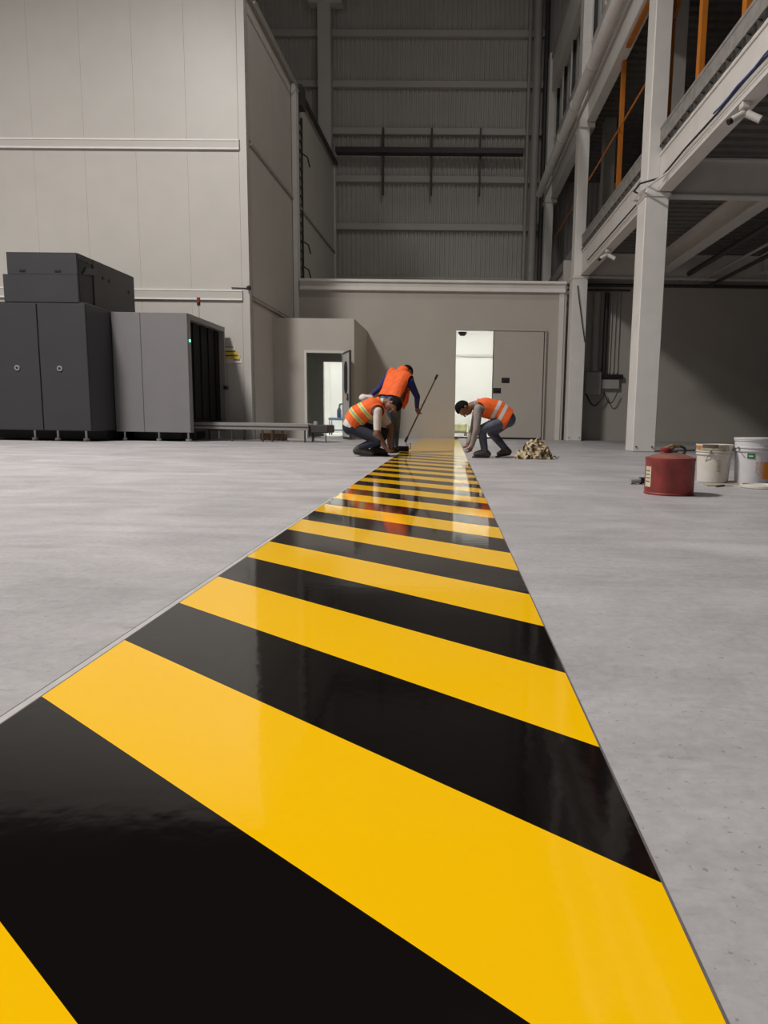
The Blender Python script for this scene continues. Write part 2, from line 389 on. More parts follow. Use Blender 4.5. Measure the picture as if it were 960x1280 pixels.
MB(dxf).box(.045, dl - .045, -.05, 0, OZ - .04, OZ).build('dark_edging', m_darksteel, d2)
MB(dxf).box(.045, dl - .045, -.05, 0, .01, .06).build('dark_edging', m_darksteel, d2)
def obround(cx, cz, w, h, n=10):
    pts = []
    for i in range(n + 1):
        t = math.pi * i / n; pts.append((cx + w * math.cos(t), cz + h - w + w * math.sin(t)))
    for i in range(n + 1):
        t = math.pi + math.pi * i / n; pts.append((cx + w * math.cos(t), cz - h + w + w * math.sin(t)))
    return pts
for yy0, yy1 in ((0, .012),):
    fr = MB(dxf).prism(obround(dl * .5, 1.52, .19, .40), 1, -.004, .012).build('vision_frame', m_darksteel, d2)
    MB(dxf).prism(obround(dl * .5, 1.52, .15, .36), 1, .012, .016).build('vision_glass', m_glass, fr)
lk = MB(dxf).box(dl - .2, dl - .12, 0, .03, .95, 1.12).bevel(.008, 1).build('lock', m_darksteel, d2)
m_redp = mat('red_plastic', (.5, .05, .02), .5)
MB(dxf).box(dl - .18, dl - .14, .03, .05, .97, 1.01).build('red_tab', m_redp, lk)
# blue wheeled unit seen through the doorway
bu = empty('utility_cart', (-3.99, 21.2, 0), 'small blue wheeled cart with grey pump in the lit inner room', 'cart')
m_blue = mat('pale_blue_paint', (.16, .30, .50), .5); m_bgrey = mat('blue_grey', (.10, .16, .22), .5)
MB().box(-4.22, -3.69, 21.0, 21.4, .46, .54).bevel(.01, 1).build('tray', m_blue, bu)
MB().box(-4.19, -3.74, 21.0, 21.4, .14, .18).build('shelf', m_blue, bu)
for x in (-4.19, -3.74):
    for yy in (21.03, 21.37):
        MB().tube([(x, yy, .1), (x, yy, .5)], .016, 8).build('leg', m_blue, bu)
        MB().tube([(x - .012, yy, .055), (x + .012, yy, .055)], .05, 12).build('wheel', m_black, bu)
MB().lathe([(.06, 0), (.075, .05), (.07, .22), (.05, .27), (.03, .3)], (-3.92, 21.2, .54), 16).build('pump', m_bgrey, bu)
MB().tube([(-3.92, 21.2, .84), (-3.90, 21.2, .95), (-3.82, 21.2, .96)], .03, 8).build('nozzle', m_bgrey, bu)

# ------------------------------------------------------------------ right back wall under the mezzanine
wr = struct(MB().box(2.72, 10, 20.3, 20.42, 0, 5.1).build('wall_back_right', m_lowall), 'plain off-white wall under the mezzanine')
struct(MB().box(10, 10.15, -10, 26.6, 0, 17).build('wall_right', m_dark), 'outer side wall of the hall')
struct(MB().box(-20, 12, -10, 27, 17, 17.2).build('ceiling', m_ceil), 'dark roof of the hall')
struct(MB().box(-20.2, -20, -10, 26.6, 0, 17).build('wall_outer_left', m_side), 'outer left wall of the hall')

for (x_, y_, z_, p_, s_), lb in zip(LAMPS, ('wide high bay lamp hanging from the roof above the scanner', 'smaller added fill lamp hanging from the roof away from the scanner', 'unseen lamp added to brighten the upper hall, hanging over the striped walkway')):
    hb = empty('high_bay_or_fill_lamp', (x_, y_, z_ + .1), lb, 'lamp')  # fittings, also for the two added fill lamps
    MB().box(x_ - s_ * .55, x_ + s_ * .55, y_ - s_ * .55, y_ + s_ * .55, z_ + .2, z_ + .32).build('housing', m_white, hb)
    MB().tube([(x_, y_, z_ + .32), (x_, y_, 16.99)], .03, 8).build('rod', m_pipe, hb)

# ------------------------------------------------------------------ mezzanine on the right
MA = math.atan(.028)
def mz(p):
    """mezzanine frame: turned a little against the hall"""
    dx, dy = p.x - 3.3, p.y - 11
    return Vector((3.3 + dx * math.cos(MA) - dy * math.sin(MA), 11 + dx * math.sin(MA) + dy * math.cos(MA), p.z))
CU0, CU1 = 3.07, 3.48
V = [5.7, 12.45, 19.25, 25.6]
for i, (v, lb) in enumerate(((12.45, 'square pale steel column standing on the open floor under the mezzanine'), (19.25, 'square pale steel column at the end of the low back wall'), (25.5, 'pale steel column rising behind the low back wall'))):
    p = mz(Vector((3.27, v + .25, 0)))
    c = empty('steel_column', (p.x, p.y, 0), lb, 'column', None)
    MB(mz).box(CU0, CU1, v, v + .5, .0, 4.42).bevel(.012, 1).build('shaft', m_steel, c)
    MB(mz).box(CU0 - .02, CU1 + .02, v - .02, v + .52, 4.40, 4.46).build('cap_plate', m_steel, c)
    MB(mz).box(CU0 + .02, CU1 - .1, v + .02, v + .48, 4.46, 13.2).bevel(.012, 1).build('upper_shaft', m_steel, c)
    MB(mz).box(CU0 - .015, CU1 + .015, v - .015, v + .515, 8.25, 8.36).build('collar', m_steel, c)
    for sx in (CU0 + .06, CU1 - .06):
        MB(mz).box(sx - .012, sx + .012, v - .02, v, .08, .104).build('bolt', m_darksteel, c)
def ibeam(s, u, z0, z1, va, vb, w=.23, tf=.035, tw=.03):
    s.box(u - w / 2, u + w / 2, va, vb, z0, z0 + tf); s.box(u - w / 2, u + w / 2, va, vb, z1 - tf, z1)
    s.box(u - tw / 2, u + tw / 2, va, vb, z0 + tf, z1 - tf); return s
def xbeam(s, v, z0, z1, ua, ub, w=.2, tf=.03, tw=.03):
    s.box(ua, ub, v - w / 2, v + w / 2, z0, z0 + tf); s.box(ua, ub, v - w / 2, v + w / 2, z1 - tf, z1)
    s.box(ua, ub, v - tw / 2, v + tw / 2, z0 + tf, z1 - tf); return s
# edge beam, one per bay (boxed face towards the hall, wide bottom flange)
U0 = 3.30
for va, vb, lb in ((2.0, 12.46, 'long pale edge beam of the mezzanine ending at the free-standing column'), (12.94, 19.26, 'pale edge beam of the mezzanine between the free-standing column and the back wall'), (19.74, 25.5, 'pale edge beam of the mezzanine above the low back wall')):
    p = mz(Vector((U0, (va + vb) / 2, 4.5)))
    e = empty('edge_beam', p, lb, 'beam')
    MB(mz).box(U0, U0 + .05, va, vb, 4.54, 5.1).build('web', m_beam, e)
    MB(mz).box(U0 - .02, U0 + .21, va, vb, 4.48, 4.54).build('bottom_flange', m_beam, e)
    MB(mz).box(U0 - .02, U0 + .21, va, vb, 5.06, 5.11).build('top_flange', m_beam, e)
# ribbed deck + slab
def deck(name, z, u0, u1, va, vb, label):
    root = struct(bpy.data.objects.new(name, None), label); COL.objects.link(root)
    prof = []; v = va; per = .30; h = .12
    while v < vb - .01:
        prof += [(v, z), (v + .15, z), (v + .19, z + h), (v + .26, z + h)]; v += per
    s = MB(); t = .012
    lo = [(s.bm.verts.new(mz(Vector((u0, a, b)))), s.bm.verts.new(mz(Vector((u1, a, b))))) for a, b in prof]
    up = [(s.bm.verts.new(mz(Vector((u0, a, b + t)))), s.bm.verts.new(mz(Vector((u1, a, b + t))))) for a, b in prof]
    for A, B in zip(lo, lo[1:]): s.bm.faces.new((A[0], B[0], B[1], A[1]))
    for A, B in zip(up, up[1:]): s.bm.faces.new((A[0], A[1], B[1], B[0]))
    for k in range(len(lo) - 1): s.bm.faces.new((lo[k][0], up[k][0], up[k + 1][0], lo[k + 1][0]))
    s.build('ribbed_deck', m_deck, root)
    # concrete ribs in the open flutes at the edge, and slab
    MB(mz).box(u0 + .002, u1, va, vb, z + h + .014, z + .40).build('slab', m_concrete_edge, root)
    MB(mz).box(u0 - .004, u0 + .002, va, vb, z + .36, z + .41).build('edge_angle', m_concrete_edge, root)
    return root
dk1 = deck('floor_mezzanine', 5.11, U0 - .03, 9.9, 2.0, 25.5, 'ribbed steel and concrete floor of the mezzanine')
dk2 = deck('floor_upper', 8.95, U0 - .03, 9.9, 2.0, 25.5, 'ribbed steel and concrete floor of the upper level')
for v in V:
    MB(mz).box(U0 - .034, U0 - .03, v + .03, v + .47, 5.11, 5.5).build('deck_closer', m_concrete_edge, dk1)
# second level edge beam
for va, vb, lb in ((2.0, 12.46, 'upper edge beam ahead of the free-standing column'), (12.94, 19.26, 'upper edge beam between the free-standing column and the back wall'), (19.74, 25.5, 'upper edge beam above the low back wall')):
    p = mz(Vector((U0, (va + vb) / 2, 8.4)))
    e = empty('upper_edge_beam', p, lb, 'beam')
    MB(mz).box(U0, U0 + .05, va, vb, 8.43, 8.95).build('web', m_beam, e)
    MB(mz).box(U0 - .02, U0 + .2, va, vb, 8.38, 8.43).build('bottom_flange', m_beam, e)
    MB(mz).box(U0 - .02, U0 + .2, va, vb, 8.90, 8.955).build('top_flange', m_beam, e)
tag(MB(mz).box(U0 + .03, U0 + .12, 2, 15.5, 8.30, 8.378).build('lintel_angle', m_orange), 'orange angle under the upper edge beam', 'beam')
# large pipe on brackets along the upper level
bp_ = empty('duct_pipe', mz(Vector((2.85, 16, 8.4))), 'large pale round pipe running along the upper level', 'pipe')
MB(mz).tube([(2.85, 5, 8.5), (2.85, 25.4, 8.5)], .13, 16).build('pipe', m_steel, bp_, smooth=True)
for v in (10, 13.8, 16.6, 18.6, 20.6, 23): MB(mz).tube([(2.85, v - .06, 8.5), (2.85, v + .06, 8.5)], .145, 16).build('pipe_collar', m_beam, bp_)
tag(MB(mz).tube([(3.03, 5, 8.44), (3.03, 25.4, 8.44)], .028, 8).build('conduit', m_white), 'thin white conduit below the large round pipe', 'conduit')
tag(MB(mz).tube([(3.015, 5, 8.32), (3.015, 25.4, 8.32)], .025, 8).build('conduit', m_pipe), 'thin grey conduit under the white conduit of the upper level', 'conduit')
# upper storey facade with windows
wu = struct(bpy.data.objects.new('wall_upper', None), 'upper office facade with dark windows'); COL.objects.link(wu)
MB(mz).box(U0 + .02, U0 + .14, 2, 25.5, 9.36, 10.35).build('sill_panel', m_white, wu)
MB(mz).box(U0 - .12, U0 + .14, 2, 25.5, 11.95, 13.15).build('eave_panel', m_beam, wu)
MB(mz).box(U0 - .16, U0 - .1, 2, 25.5, 12.98, 13.1).build('eave_gutter', m_pipe, wu)
n = 1; v = 13.1
while v < 25:
    vb = min(v + 1.55, 25.4)
    w = struct(bpy.data.objects.new('window_%d' % n, None)); COL.objects.link(w)
    MB(mz).box(U0 + .09, U0 + .11, v + .1, vb - .1, 10.4, 11.9).build('pane', m_glass, w)
    MB(mz).box(U0 + .04, U0 + .1, v + .06, v + .1, 10.35, 11.95).build('frame_bar', m_black, w)
    MB(mz).box(U0 + .04, U0 + .1, vb - .1, vb - .06, 10.35, 11.95).build('frame_bar', m_black, w)
    MB(mz).box(U0 + .06, U0 + .1, (v + vb) / 2 - .02, (v + vb) / 2 + .02, 10.35, 11.95).build('mullion', m_pipe, w)
    MB(mz).box(U0 + .0, U0 + .14, vb - .06, vb + .06, 10.35, 11.95).build('pier', m_white, wu)
    v = vb; n += 1
# orange frames of the open storey
def mzp(u, v, z): return mz(Vector((u, v, z)))
for u, v, lb in ((3.42, 9.5, 'orange steel upright of the mezzanine, standing farthest out from the column'), (3.42, 11.15, 'orange steel upright of the mezzanine, nearer to the column on its open side'), (3.50, 12.97, 'orange steel upright of the mezzanine against the back of the column'), (3.42, 16.1, 'orange steel upright of the mezzanine in the bay behind the column')):
    tag(MB(mz).box(u, u + .08, v, v + .14, 5.51, 8.36).build('orange_upright', m_orange), lb, 'post')
tag(MB(mz).tube([(3.385, 13.0, 6.92), (3.385, 25, 6.92)], .02, 8).build('handrail', m_orange), 'thin orange handrail along the open mezzanine storey', 'handrail')
tag(MB(mz).tube([(3.545, 12.93, 7.5), (3.545, 11.32, 8.35)], .028, 8).build('diagonal_brace', m_orange), 'orange diagonal brace between two uprights ahead of the column', 'brace')
tag(MB(mz).box(3.95, 4.35, 14.7, 15.1, 5.51, 8.94).build('inner_post', m_pipe), 'grey post inside the open mezzanine storey behind the column', 'post')
tag(MB(mz).box(4.0, 4.3, 20.3, 20.7, 5.51, 8.94).build('inner_post', m_pipe), 'grey post inside the open mezzanine storey above the back wall', 'post')
wm = struct(MB(mz).box(7.0, 7.1, 2, 25.4, 5.51, 8.94).build('wall_mezzanine', m_dark), 'inner wall of the open mezzanine storey, its unlit darkness put into the colour')  # dark colour carries the unlit gloom of the storey
# cross beams, secondary beams and trays under the deck
for v, lb in ((5.9, 'pale cross beam under the mezzanine ahead of the free-standing column'), (12.7, 'pale cross beam under the mezzanine at the free-standing column'), (19.5, 'pale cross beam under the mezzanine at the back wall')):
    p = mzp(6, v, 4.45)
    e = tag(xbeam(MB(mz), v, 4.46, 5.10, CU1, 9.9).build('cross_beam', m_beam, None, origin=p), lb, 'beam')
for u, lb in ((5.55, 'pale secondary beam running under the mezzanine deck nearer the hall'), (8.3, 'pale secondary beam running under the mezzanine deck near the outer wall')):
    for va, vb in ((12.9, 19.35),):
        tag(ibeam(MB(mz), u, 4.6, 5.10, va, vb, .3).build('secondary_beam', m_beam, None, origin=mzp(u, 16, 4.5)), lb, 'beam')
for i, (u, z, r, mm, lb) in enumerate(((6.3, 4.62, .07, m_darksteel, 'dark pipe under the mezzanine deck beside the secondary beam'), (6.75, 4.5, .035, m_pipe, 'thin grey pipe under the mezzanine deck'), (7.1, 4.42, .05, m_darksteel, 'low dark pipe under the mezzanine deck'))):
    tag(MB(mz).tube([(u, 12.9, z), (u, 20.2, z)], r, 10).build('ceiling_pipe', mm, smooth=True), lb, 'pipe')
tag(MB().tube([(2.8, 20.18, 4.40), (9.9, 20.18, 4.40)], .045, 8).build('wall_pipe', m_darksteel), 'dark horizontal pipe high on the wall under the mezzanine', 'pipe')
tag(MB().tube([(2.75, 20.1, 4.25), (4.6, 20.1, 4.25)], .03, 8).build('wall_pipe', m_darksteel), 'short dark pipe beside the back wall column', 'pipe')
# cables on the edge beam
def cable(name, pts, r, mm, lb, xf=mz): tag(MB(xf).tube(pts, r, 6).build(name, mm), lb, 'cable')
vs = [2 + i * .7 for i in range(15)]
cable('beam_cable', [(U0 - .035, v, 4.66 + .012 * math.sin(v * 3)) for v in vs] + [(U0 - .06, 12.2, 4.62), (2.98, 12.5, 4.62), (2.98, 12.9, 4.62)] + [(U0 - .035, 13.3 + i, 4.66) for i in range(6)], .016, m_cable, 'black cable clipped along the face of the mezzanine edge beam')
cable('beam_conduit', [(U0 - .04, v, 4.585) for v in vs] + [(2.99, 12.42, 4.48), (2.99, 12.95, 4.48)] + [(U0 - .04, 13.3 + i, 4.585) for i in range(6)], .018, m_white, 'white conduit along the bottom of the mezzanine edge beam')
cable('blue_cable', [(U0 - .05, 8.2 + i * .25, 4.68 + .01 * math.sin(i * 2)) for i in range(8)], .013, mat('blue_cable', (.05, .08, .30), .5), 'short blue cable beside the nearer security camera')
# security cameras
def sec_cam(px, py, lb):
    v = hit(px, py, 2, 4.42).y * 1.03; x0 = mzp(U0 + .04, v, 0).x; y0 = v
    c = empty('security_camera', (x0, y0, 4.40), lb, 'camera')
    MB().box(x0 - .05, x0 + .05, y0 - .06, y0 + .06, 4.40, 4.48).bevel(.01, 1).build('mount', m_white, c)
    MB().tube([(x0, y0, 4.42), (x0, y0, 4.34)], .022, 8).build('stem', m_white, c)
    MB().tube([(x0 + .02, y0 - .03, 4.34), (x0 + .17, y0 - .10, 4.24)], .045, 14).build('camera_body', m_white, c, smooth=True)
    b = MB().tube([(x0 - .02, y0 - .03, 4.34), (x0 - .17, y0 - .05, 4.25)], .040, 14).build('camera_body', m_white, c, smooth=True)
    MB().tube([(x0 - .17, y0 - .05, 4.25), (x0 - .21, y0 - .055, 4.226)], .037, 14).build('lens', m_black, b)
sec_cam(932, 122, 'white twin security camera under the edge beam ahead of the column')
sec_cam(762, 308, 'white twin security camera under the edge beam behind the column')
# electrical risers and boxes on the right back wall
for i, (px, r, mm, lb) in enumerate(((744, .11, m_pipe, 'thick grey riser on the wall beside the back column'), (756, .07, m_darksteel, 'dark riser on the wall beside the thick grey riser'), (763, .025, m_pipe, 'thin grey conduit just beside the dark riser'), (768, .025, m_pipe, 'thin grey conduit dropping to the middle of the switch box'), (773, .025, m_pipe, 'thin grey conduit dropping to the right end of the switch box'))):
    x = hit(px, 440, 1, 20.2).x
    zb = 1.95 if i > 1 else (1.98, 1.96)[i]
    tag(MB().tube([(x, 20.3 - r - .005, 4.2), (x, 20.3 - r - .005, zb)], r, 10).build('riser_conduit', mm, smooth=True), lb, 'conduit')
sb = empty('switch_box', hit(765, 475, 1, 20.2), 'grey switch box with black cover on the wall under the mezzanine', 'electrical box')
a = hit(752, 468, 1, 20.2); b = hit(778, 474, 1, 20.2); c = hit(780, 486, 1, 20.2)
MB().box(a.x, b.x, 20.14, 20.3, b.z, a.z).build('black_cover', m_black, sb)
MB().box(a.x, b.x - .1, 20.16, 20.3, c.z, b.z - .02).build('body', m_pipe, sb)
a = hit(732, 465, 1, 20.2); b = hit(750, 494, 1, 20.2)
tag(MB().box(a.x, b.x, 20.08, 20.29, b.z, a.z).bevel(.015, 1).build('grey_cabinet', m_pipe), 'plain grey wall cabinet beside the back column', 'electrical box')
def arc(x0, x1, y, z, drop, n=9): return [(x0 + (x1 - x0) * i / n, y, z - drop * math.sin(math.pi * i / n)) for i in range(n + 1)]
a = hit(732, 492, 1, 20.1); b = hit(754, 490, 1, 20.1)
tag(MB().tube(arc(a.x, b.x, 20.05, a.z, .34), .022, 6).build('hose_loop', m_cable), 'slack dark hose hanging below the grey wall cabinet', 'hose')
a = hit(755, 490, 1, 20.1); b = hit(772, 486, 1, 20.1)
tag(MB().tube(arc(a.x, b.x, 20.1, a.z, .32), .018, 6).build('hose_loop', m_cable), 'slack dark hose hanging below the switch box', 'hose')
tag(MB(mz).tube([(3.2, 19.22, 4.2), (3.24, 19.2, 3.9), (3.36, 19.2, 3.2), (3.46, 19.22, 2.7)], .014, 6).build('hanging_cable', m_cable), 'thin cable hanging down the front of the back wall column', 'cable')

# ------------------------------------------------------------------ scanner machine on the left
mc = empty('scanner_cabinet', (-7.9, 13.4, 0), 'tall charcoal scanner cabinet with two doors standing by the white wall', 'machine')
CX, CY = -6.98, 12.6
MB().box(-9.6, CX, CY + .03, 15.2, .2, 2.53).bevel(.012, 1).build('body', m_mach, mc)
for x0, x1 in ((-9.58, -7.885), (-7.865, CX)):
    d = MB().box(x0, x1, CY, CY + .03, .21, 2.5).bevel(.006, 1).build('door', m_mach, mc)
    lx = -8.296 if x0 < -9 else -7.5
    MB().tube([(lx, CY, 1.34), (lx, CY - .02, 1.34)], .05, 16).build('lock_ring', m_chrome, d)
    MB().tube([(lx, CY - .02, 1.34), (lx, CY - .03, 1.34)], .022, 12).build('lock_barrel', m_black, d)
for x in (-9.2, -8.3, -7.85, -7.3):
    for yy in (13.0, 14.8):
        MB().tube([(x, yy, 0), (x, yy, .05)], .06, 12).tube([(x, yy, .05), (x, yy, .21)], .022, 8).build('levelling_foot', m_chrome, mc)
MB().box(-9.5, CX - .08, 13.3, 14.9, .02, .2).build('plinth', m_black, mc)
tw = empty('scanner_tower', (-7.75, 13.7, 2.53), 'charcoal equipment housing on top of the scanner cabinet', 'machine')
MB().box(-8.47, -7.10, 12.62, 14.7, 2.53, 3.015).build('lower_housing', m_mach, tw)
s = MB().box(-8.38, -7.10, 12.62, 12.70, 3.02, 3.40).box(-8.38, -7.14, 12.7, 14.72, 3.02, 3.40)
s.build('upper_housing', m_mach, tw)
MB().box(-7.14, -7.08, 13.15, 14.74, 2.56, 3.40).build('side_plate', m_machd, tw)
MB().box(-7.13, -7.085, 12.66, 13.15, 3.3, 3.40).build('side_plate', m_machd, tw)
MB().quadbox([(-7.10, 12.80, 3.08), (-7.06, 12.80, 3.06), (-7.06, 13.2, 3.12), (-7.10, 13.2, 3.14), (-7.10, 12.90, 3.22), (-7.075, 12.90, 3.2), (-7.075, 13.25, 3.25), (-7.10, 13.25, 3.27)]).build('flap', m_mach, tw)
MB().box(-7.12, -7.095, 12.68, 13.15, 2.56, 3.3).build('opening', m_black, tw)  # black plate paints the shaded inside of the side opening
for x in (-8.1, -7.45): MB().box(x - .055, x + .055, 12.605, 12.625, 3.065, 3.095).build('slot', m_black, tw)
for yy, zz in ((13.5, 3.13), (13.72, 3.12), (14.5, 3.05)): MB().tube([(-7.085, yy, zz), (-7.07, yy, zz)], .035, 10).build('plug', m_black, tw)
gt = empty('scanner_tunnel', (-6.2, 14.5, 0), 'light grey scanner tunnel unit with dark curtained side opening', 'machine')
GX0, GX1, GY0, GY1, GZ = -6.97, -5.47, 13.5, 15.6, 2.50
MB().box(GX0, GX1 - .35, GY0 + .02, GY1, .18, GZ).build('body', m_grey, gt)
for x0, x1 in ((GX0, -6.40), (-6.395, GX1)): MB().box(x0, x1, GY0, GY0 + .04, .18, GZ).bevel(.008, 1).build('front_panel', m_grey, gt)
MB().box(GX1 - .35, GX1, GY0 + .04, GY1, GZ - .1, GZ).build('top_frame', m_greytrim, gt)
MB().box(GX1 - .35, GX1, GY0 + .04, GY0 + .16, .18, GZ - .1).build('side_frame', m_greytrim, gt)
MB().box(GX1 - .35, GX1, GY1 - .06, GY1, .18, GZ - .1).build('side_frame', m_greytrim, gt)
yy = GY0 + .17; wst = (GY1 - .07 - yy) / 9
for i in range(9):
    MB().box(GX1 - .13 - .02 * (i % 2), GX1 - .12 - .02 * (i % 2), yy + i * wst, yy + (i + 1) * wst + .01, .42, GZ - .1).build('curtain_strip', m_curt, gt)
for x in (-6.9, -6.2, -5.6):
    for y_ in (13.7, 15.4): MB().tube([(x, y_, 0), (x, y_, .05)], .06, 12).tube([(x, y_, .05), (x, y_, .19)], .022, 8).build('levelling_foot', m_chrome, gt)
MB().box(GX0 + .1, GX1 - .4, 14.0, 15.3, .03, .18).build('plinth', m_black, gt)
m_led = mat('green_led', (.05, .9, .5), .4, emit=6)
MB().tube([(GX1 + .0, GY0 + .1, 1.98), (GX1 + .012, GY0 + .1, 1.98)], .025, 10).build('status_light', m_led, gt)
MB().box(GX1 - .02, GX1 + .06, GY1 - .12, GY1 - .02, 1.12, 1.2).build('stop_button', m_black, gt)
bc = empty('signal_beacon', hit(248, 395, 1, 14.5), 'thin signal beacon with red lamp on top of the grey tunnel unit', 'beacon')
q = hit(248, 372, 1, 14.5); q.x = max(q.x, GX0) ; bx = min(q.x, GX1 - .03); bc.location = (bx, 14.5, GZ)
MB().tube([(bx, 14.5, GZ), (bx, 14.5, GZ + .3)], .012, 8).build('stem', m_pipe, bc)
MB().tube([(bx, 14.5, GZ + .3), (bx, 14.5, GZ + .36)], .035, 10).build('dark_ring', m_black, bc)
MB().tube([(bx, 14.5, GZ + .36), (bx, 14.5, GZ + .46)], .035, 10).build('red_lamp', mat('red_lamp', (.25, .03, .02), .4), bc)
# roller conveyor
cv = empty('roller_conveyor', (-4.3, 14.6, 0), 'low roller conveyor running from the curtained scanner tunnel', 'conveyor')
c0, c1 = -5.80, -3.28
for yb in (14.25, 15.05):
    MB().box(c0, c1, yb - .03, yb + .03, .25, .39).bevel(.006, 1).build('side_rail', m_alu, cv)
    MB().box(c0, c1, yb - .035, yb - .03, .30, .33).build('rail_slot', m_darksteel, cv)
rollm = None
nR = 24
for i in range(nR):
    x = c0 + .06 + (c1 - c0 - .12) * i / (nR - 1)
    MB().tube([(x, 14.28, .36), (x, 15.02, .36)], .028, 10).build('roller', m_chrome, cv, smooth=True)
for x in (c0 + .12, c0 + .9, c0 + 1.55, c0 + 1.75, c1 - .08):
    for yb in (14.25, 15.05): MB().tube([(x, yb, 0), (x, yb, .25)], .02, 8).build('leg', m_darksteel, cv)
mo = MB().box(c1 - .02, c1 + .40, 14.3, 15.0, .20, .37).bevel(.02, 1).build('drive_box', m_darksteel, cv)
MB().tube([(c1 + .1, 14.5, .37), (c1 + .1, 14.5, .45)], .05, 10).build('knob', m_pipe, mo)
for x in (c1 + .05, c1 + .34): MB().tube([(x, 14.35, 0), (x, 14.35, .2)], .012, 8).build('leg', m_darksteel, cv)
tag(MB().box(c0 + 1.2, c0 + 1.75, 15.2, 15.5, 0, .16).bevel(.02, 1).build('cardboard_tray', mat('brown_card', (.22, .12, .06), .8)), 'flat brown box on the floor under the roller conveyor', 'box')
# warning labels on the white wall
sg = empty('warning_sign', hit(289, 445, 1, BY - .01), 'small white sign with yellow and black warning rows on the white wall', 'sign')
m_signy = mat('sign_yellow', (.70, .50, .08), .6); m_signw = mat('sign_white', (.66, .63, .56), .6)
zc = sg.location.z; x0 = -5.60
for i, (xe, mm) in enumerate(((.30, m_signw), (.34, m_signy), (.40, m_signy), (.44, m_signw))):
    z = zc + .17 - i * .095
    q = MB().box(x0, x0 + xe, BY - .012, BY - .001, z - .043, z + .043).build('sign_row', mm, sg)
    MB().box(x0 + (.05 if i < 3 else .26), x0 + xe - .04, BY - .014, BY - .012, z + .018, z + .036).build('dark_stripe', m_black, q)

# ------------------------------------------------------------------ people
DG = None
def add_capsule(bm, p0, p1, r0, r1, n=14, m_=5):
    p0, p1 = Vector(p0), Vector(p1); t = p1 - p0
    t = t.normalized() if t.length > 1e-5 else Vector((0, 0, 1))
    a = t.cross(Vector((0, 0, 1)))
    if a.length < 1e-3: a = t.cross(Vector((1, 0, 0)))
    a.normalize(); b = t.cross(a); rings = []
    for i in range(m_ + 1):
        q = math.pi / 2 * (1 - i / m_); rings.append((p0 - t * (r0 * math.sin(q)), max(r0 * math.cos(q), 1e-4)))
    for i in range(m_ + 1):
        q = math.pi / 2 * i / m_; rings.append((p1 + t * (r1 * math.sin(q)), max(r1 * math.cos(q), 1e-4)))
    R_ = [[bm.verts.new(c + (a * math.cos(2 * math.pi * j / n) + b * math.sin(2 * math.pi * j / n)) * r) for j in range(n)] for c, r in rings]
    for A, B in zip(R_, R_[1:]):
        for j in range(n): bm.faces.new((A[j], A[(j + 1) % n], B[(j + 1) % n], B[j]))
    bm.faces.new(R_[0][::-1]); bm.faces.new(R_[-1])
def add_ellipsoid(bm, c, axes, rad, nu=16, nv=12):
    """axes: three unit vectors, rad: three radii"""
    M = Matrix.Identity(4)
    for k in range(3):
        for i in range(3): M[i][k] = axes[k][i] * rad[k]
        M[k][3] = c[k]
    bmesh.ops.create_uvsphere(bm, u_segments=nu, v_segments=nv, radius=1.0, matrix=M)
def remeshed(bm, voxel, smooth=2):
    bmesh.ops.recalc_face_normals(bm, faces=list(bm.faces))
    me = bpy.data.meshes.new('tmp'); bm.to_mesh(me); bm.free()
    o = bpy.data.objects.new('tmp', me); COL.objects.link(o)
    md = o.modifiers.new('r', 'REMESH'); md.mode = 'VOXEL'; md.voxel_size = voxel; md.use_smooth_shade = True
    dg = bpy.context.evaluated_depsgraph_get(); dg.update()
    me2 = bpy.data.meshes.new_from_object(o.evaluated_get(dg), depsgraph=dg)
    bpy.data.objects.remove(o); bpy.data.meshes.remove(me)
    b2 = bmesh.new(); b2.from_mesh(me2); bpy.data.meshes.remove(me2)
    for _ in range(smooth): bmesh.ops.smooth_vert(b2, verts=list(b2.verts), factor=.5, use_axis_x=True, use_axis_y=True, use_axis_z=True)
    return b2
def seg_d(p, a, b):
    ab = b - a; L2 = ab.length_squared
    t = 0 if L2 < 1e-9 else max(0, min(1, (p - a).dot(ab) / L2))
    return (p - a - ab * t).length, t
m_skin = mat('skin', (.20, .095, .06), .55, noise=(30, .1))
m_hair = mat('black_hair', (.005, .004, .004), .8, spec=.15, bump=.003, bscale=300)
m_eye = mat('eye', (.22, .20, .18), .4); m_pupil = mat('pupil', (.01, .008, .006), .3)
m_vest = mat('orange_vest', (.80, .115, .012), .75, noise=(14, .12), bump=.004, bscale=18)
m_vedge = mat('vest_binding', (.50, .06, .012), .8)
m_bandy = mat('lime_band', (.62, .62, .10), .6); m_bands = mat('silver_band', (.36, .37, .36), .35)
m_bandw = mat('pale_band', (.62, .55, .52), .5)
m_shoe = mat('work_shoe', (.060, .048, .042), .7, noise=(20, .2)); m_sole = mat('shoe_sole', (.02, .018, .016), .8)
m_jean_d = mat('dark_jeans', (.011, .014, .028), .8, noise=(18, .2), bump=.004, bscale=22)
m_jean_m = mat('blue_jeans', (.060, .085, .13), .8, noise=(18, .25), bump=.004, bscale=22)
m_jean_g = mat('grey_jeans', (.085, .095, .14), .8, noise=(18, .25), bump=.004, bscale=22)
m_shirt_w = mat('white_shirt', (.62, .56, .53), .8, noise=(16, .1), bump=.005, bscale=18)
m_shirt_n = mat('navy_shirt', (.012, .022, .15), .8, noise=(16, .15), bump=.005, bscale=18)
m_shirt_g = mat('grey_shirt', (.27, .245, .24), .8, noise=(16, .12), bump=.005, bscale=18)

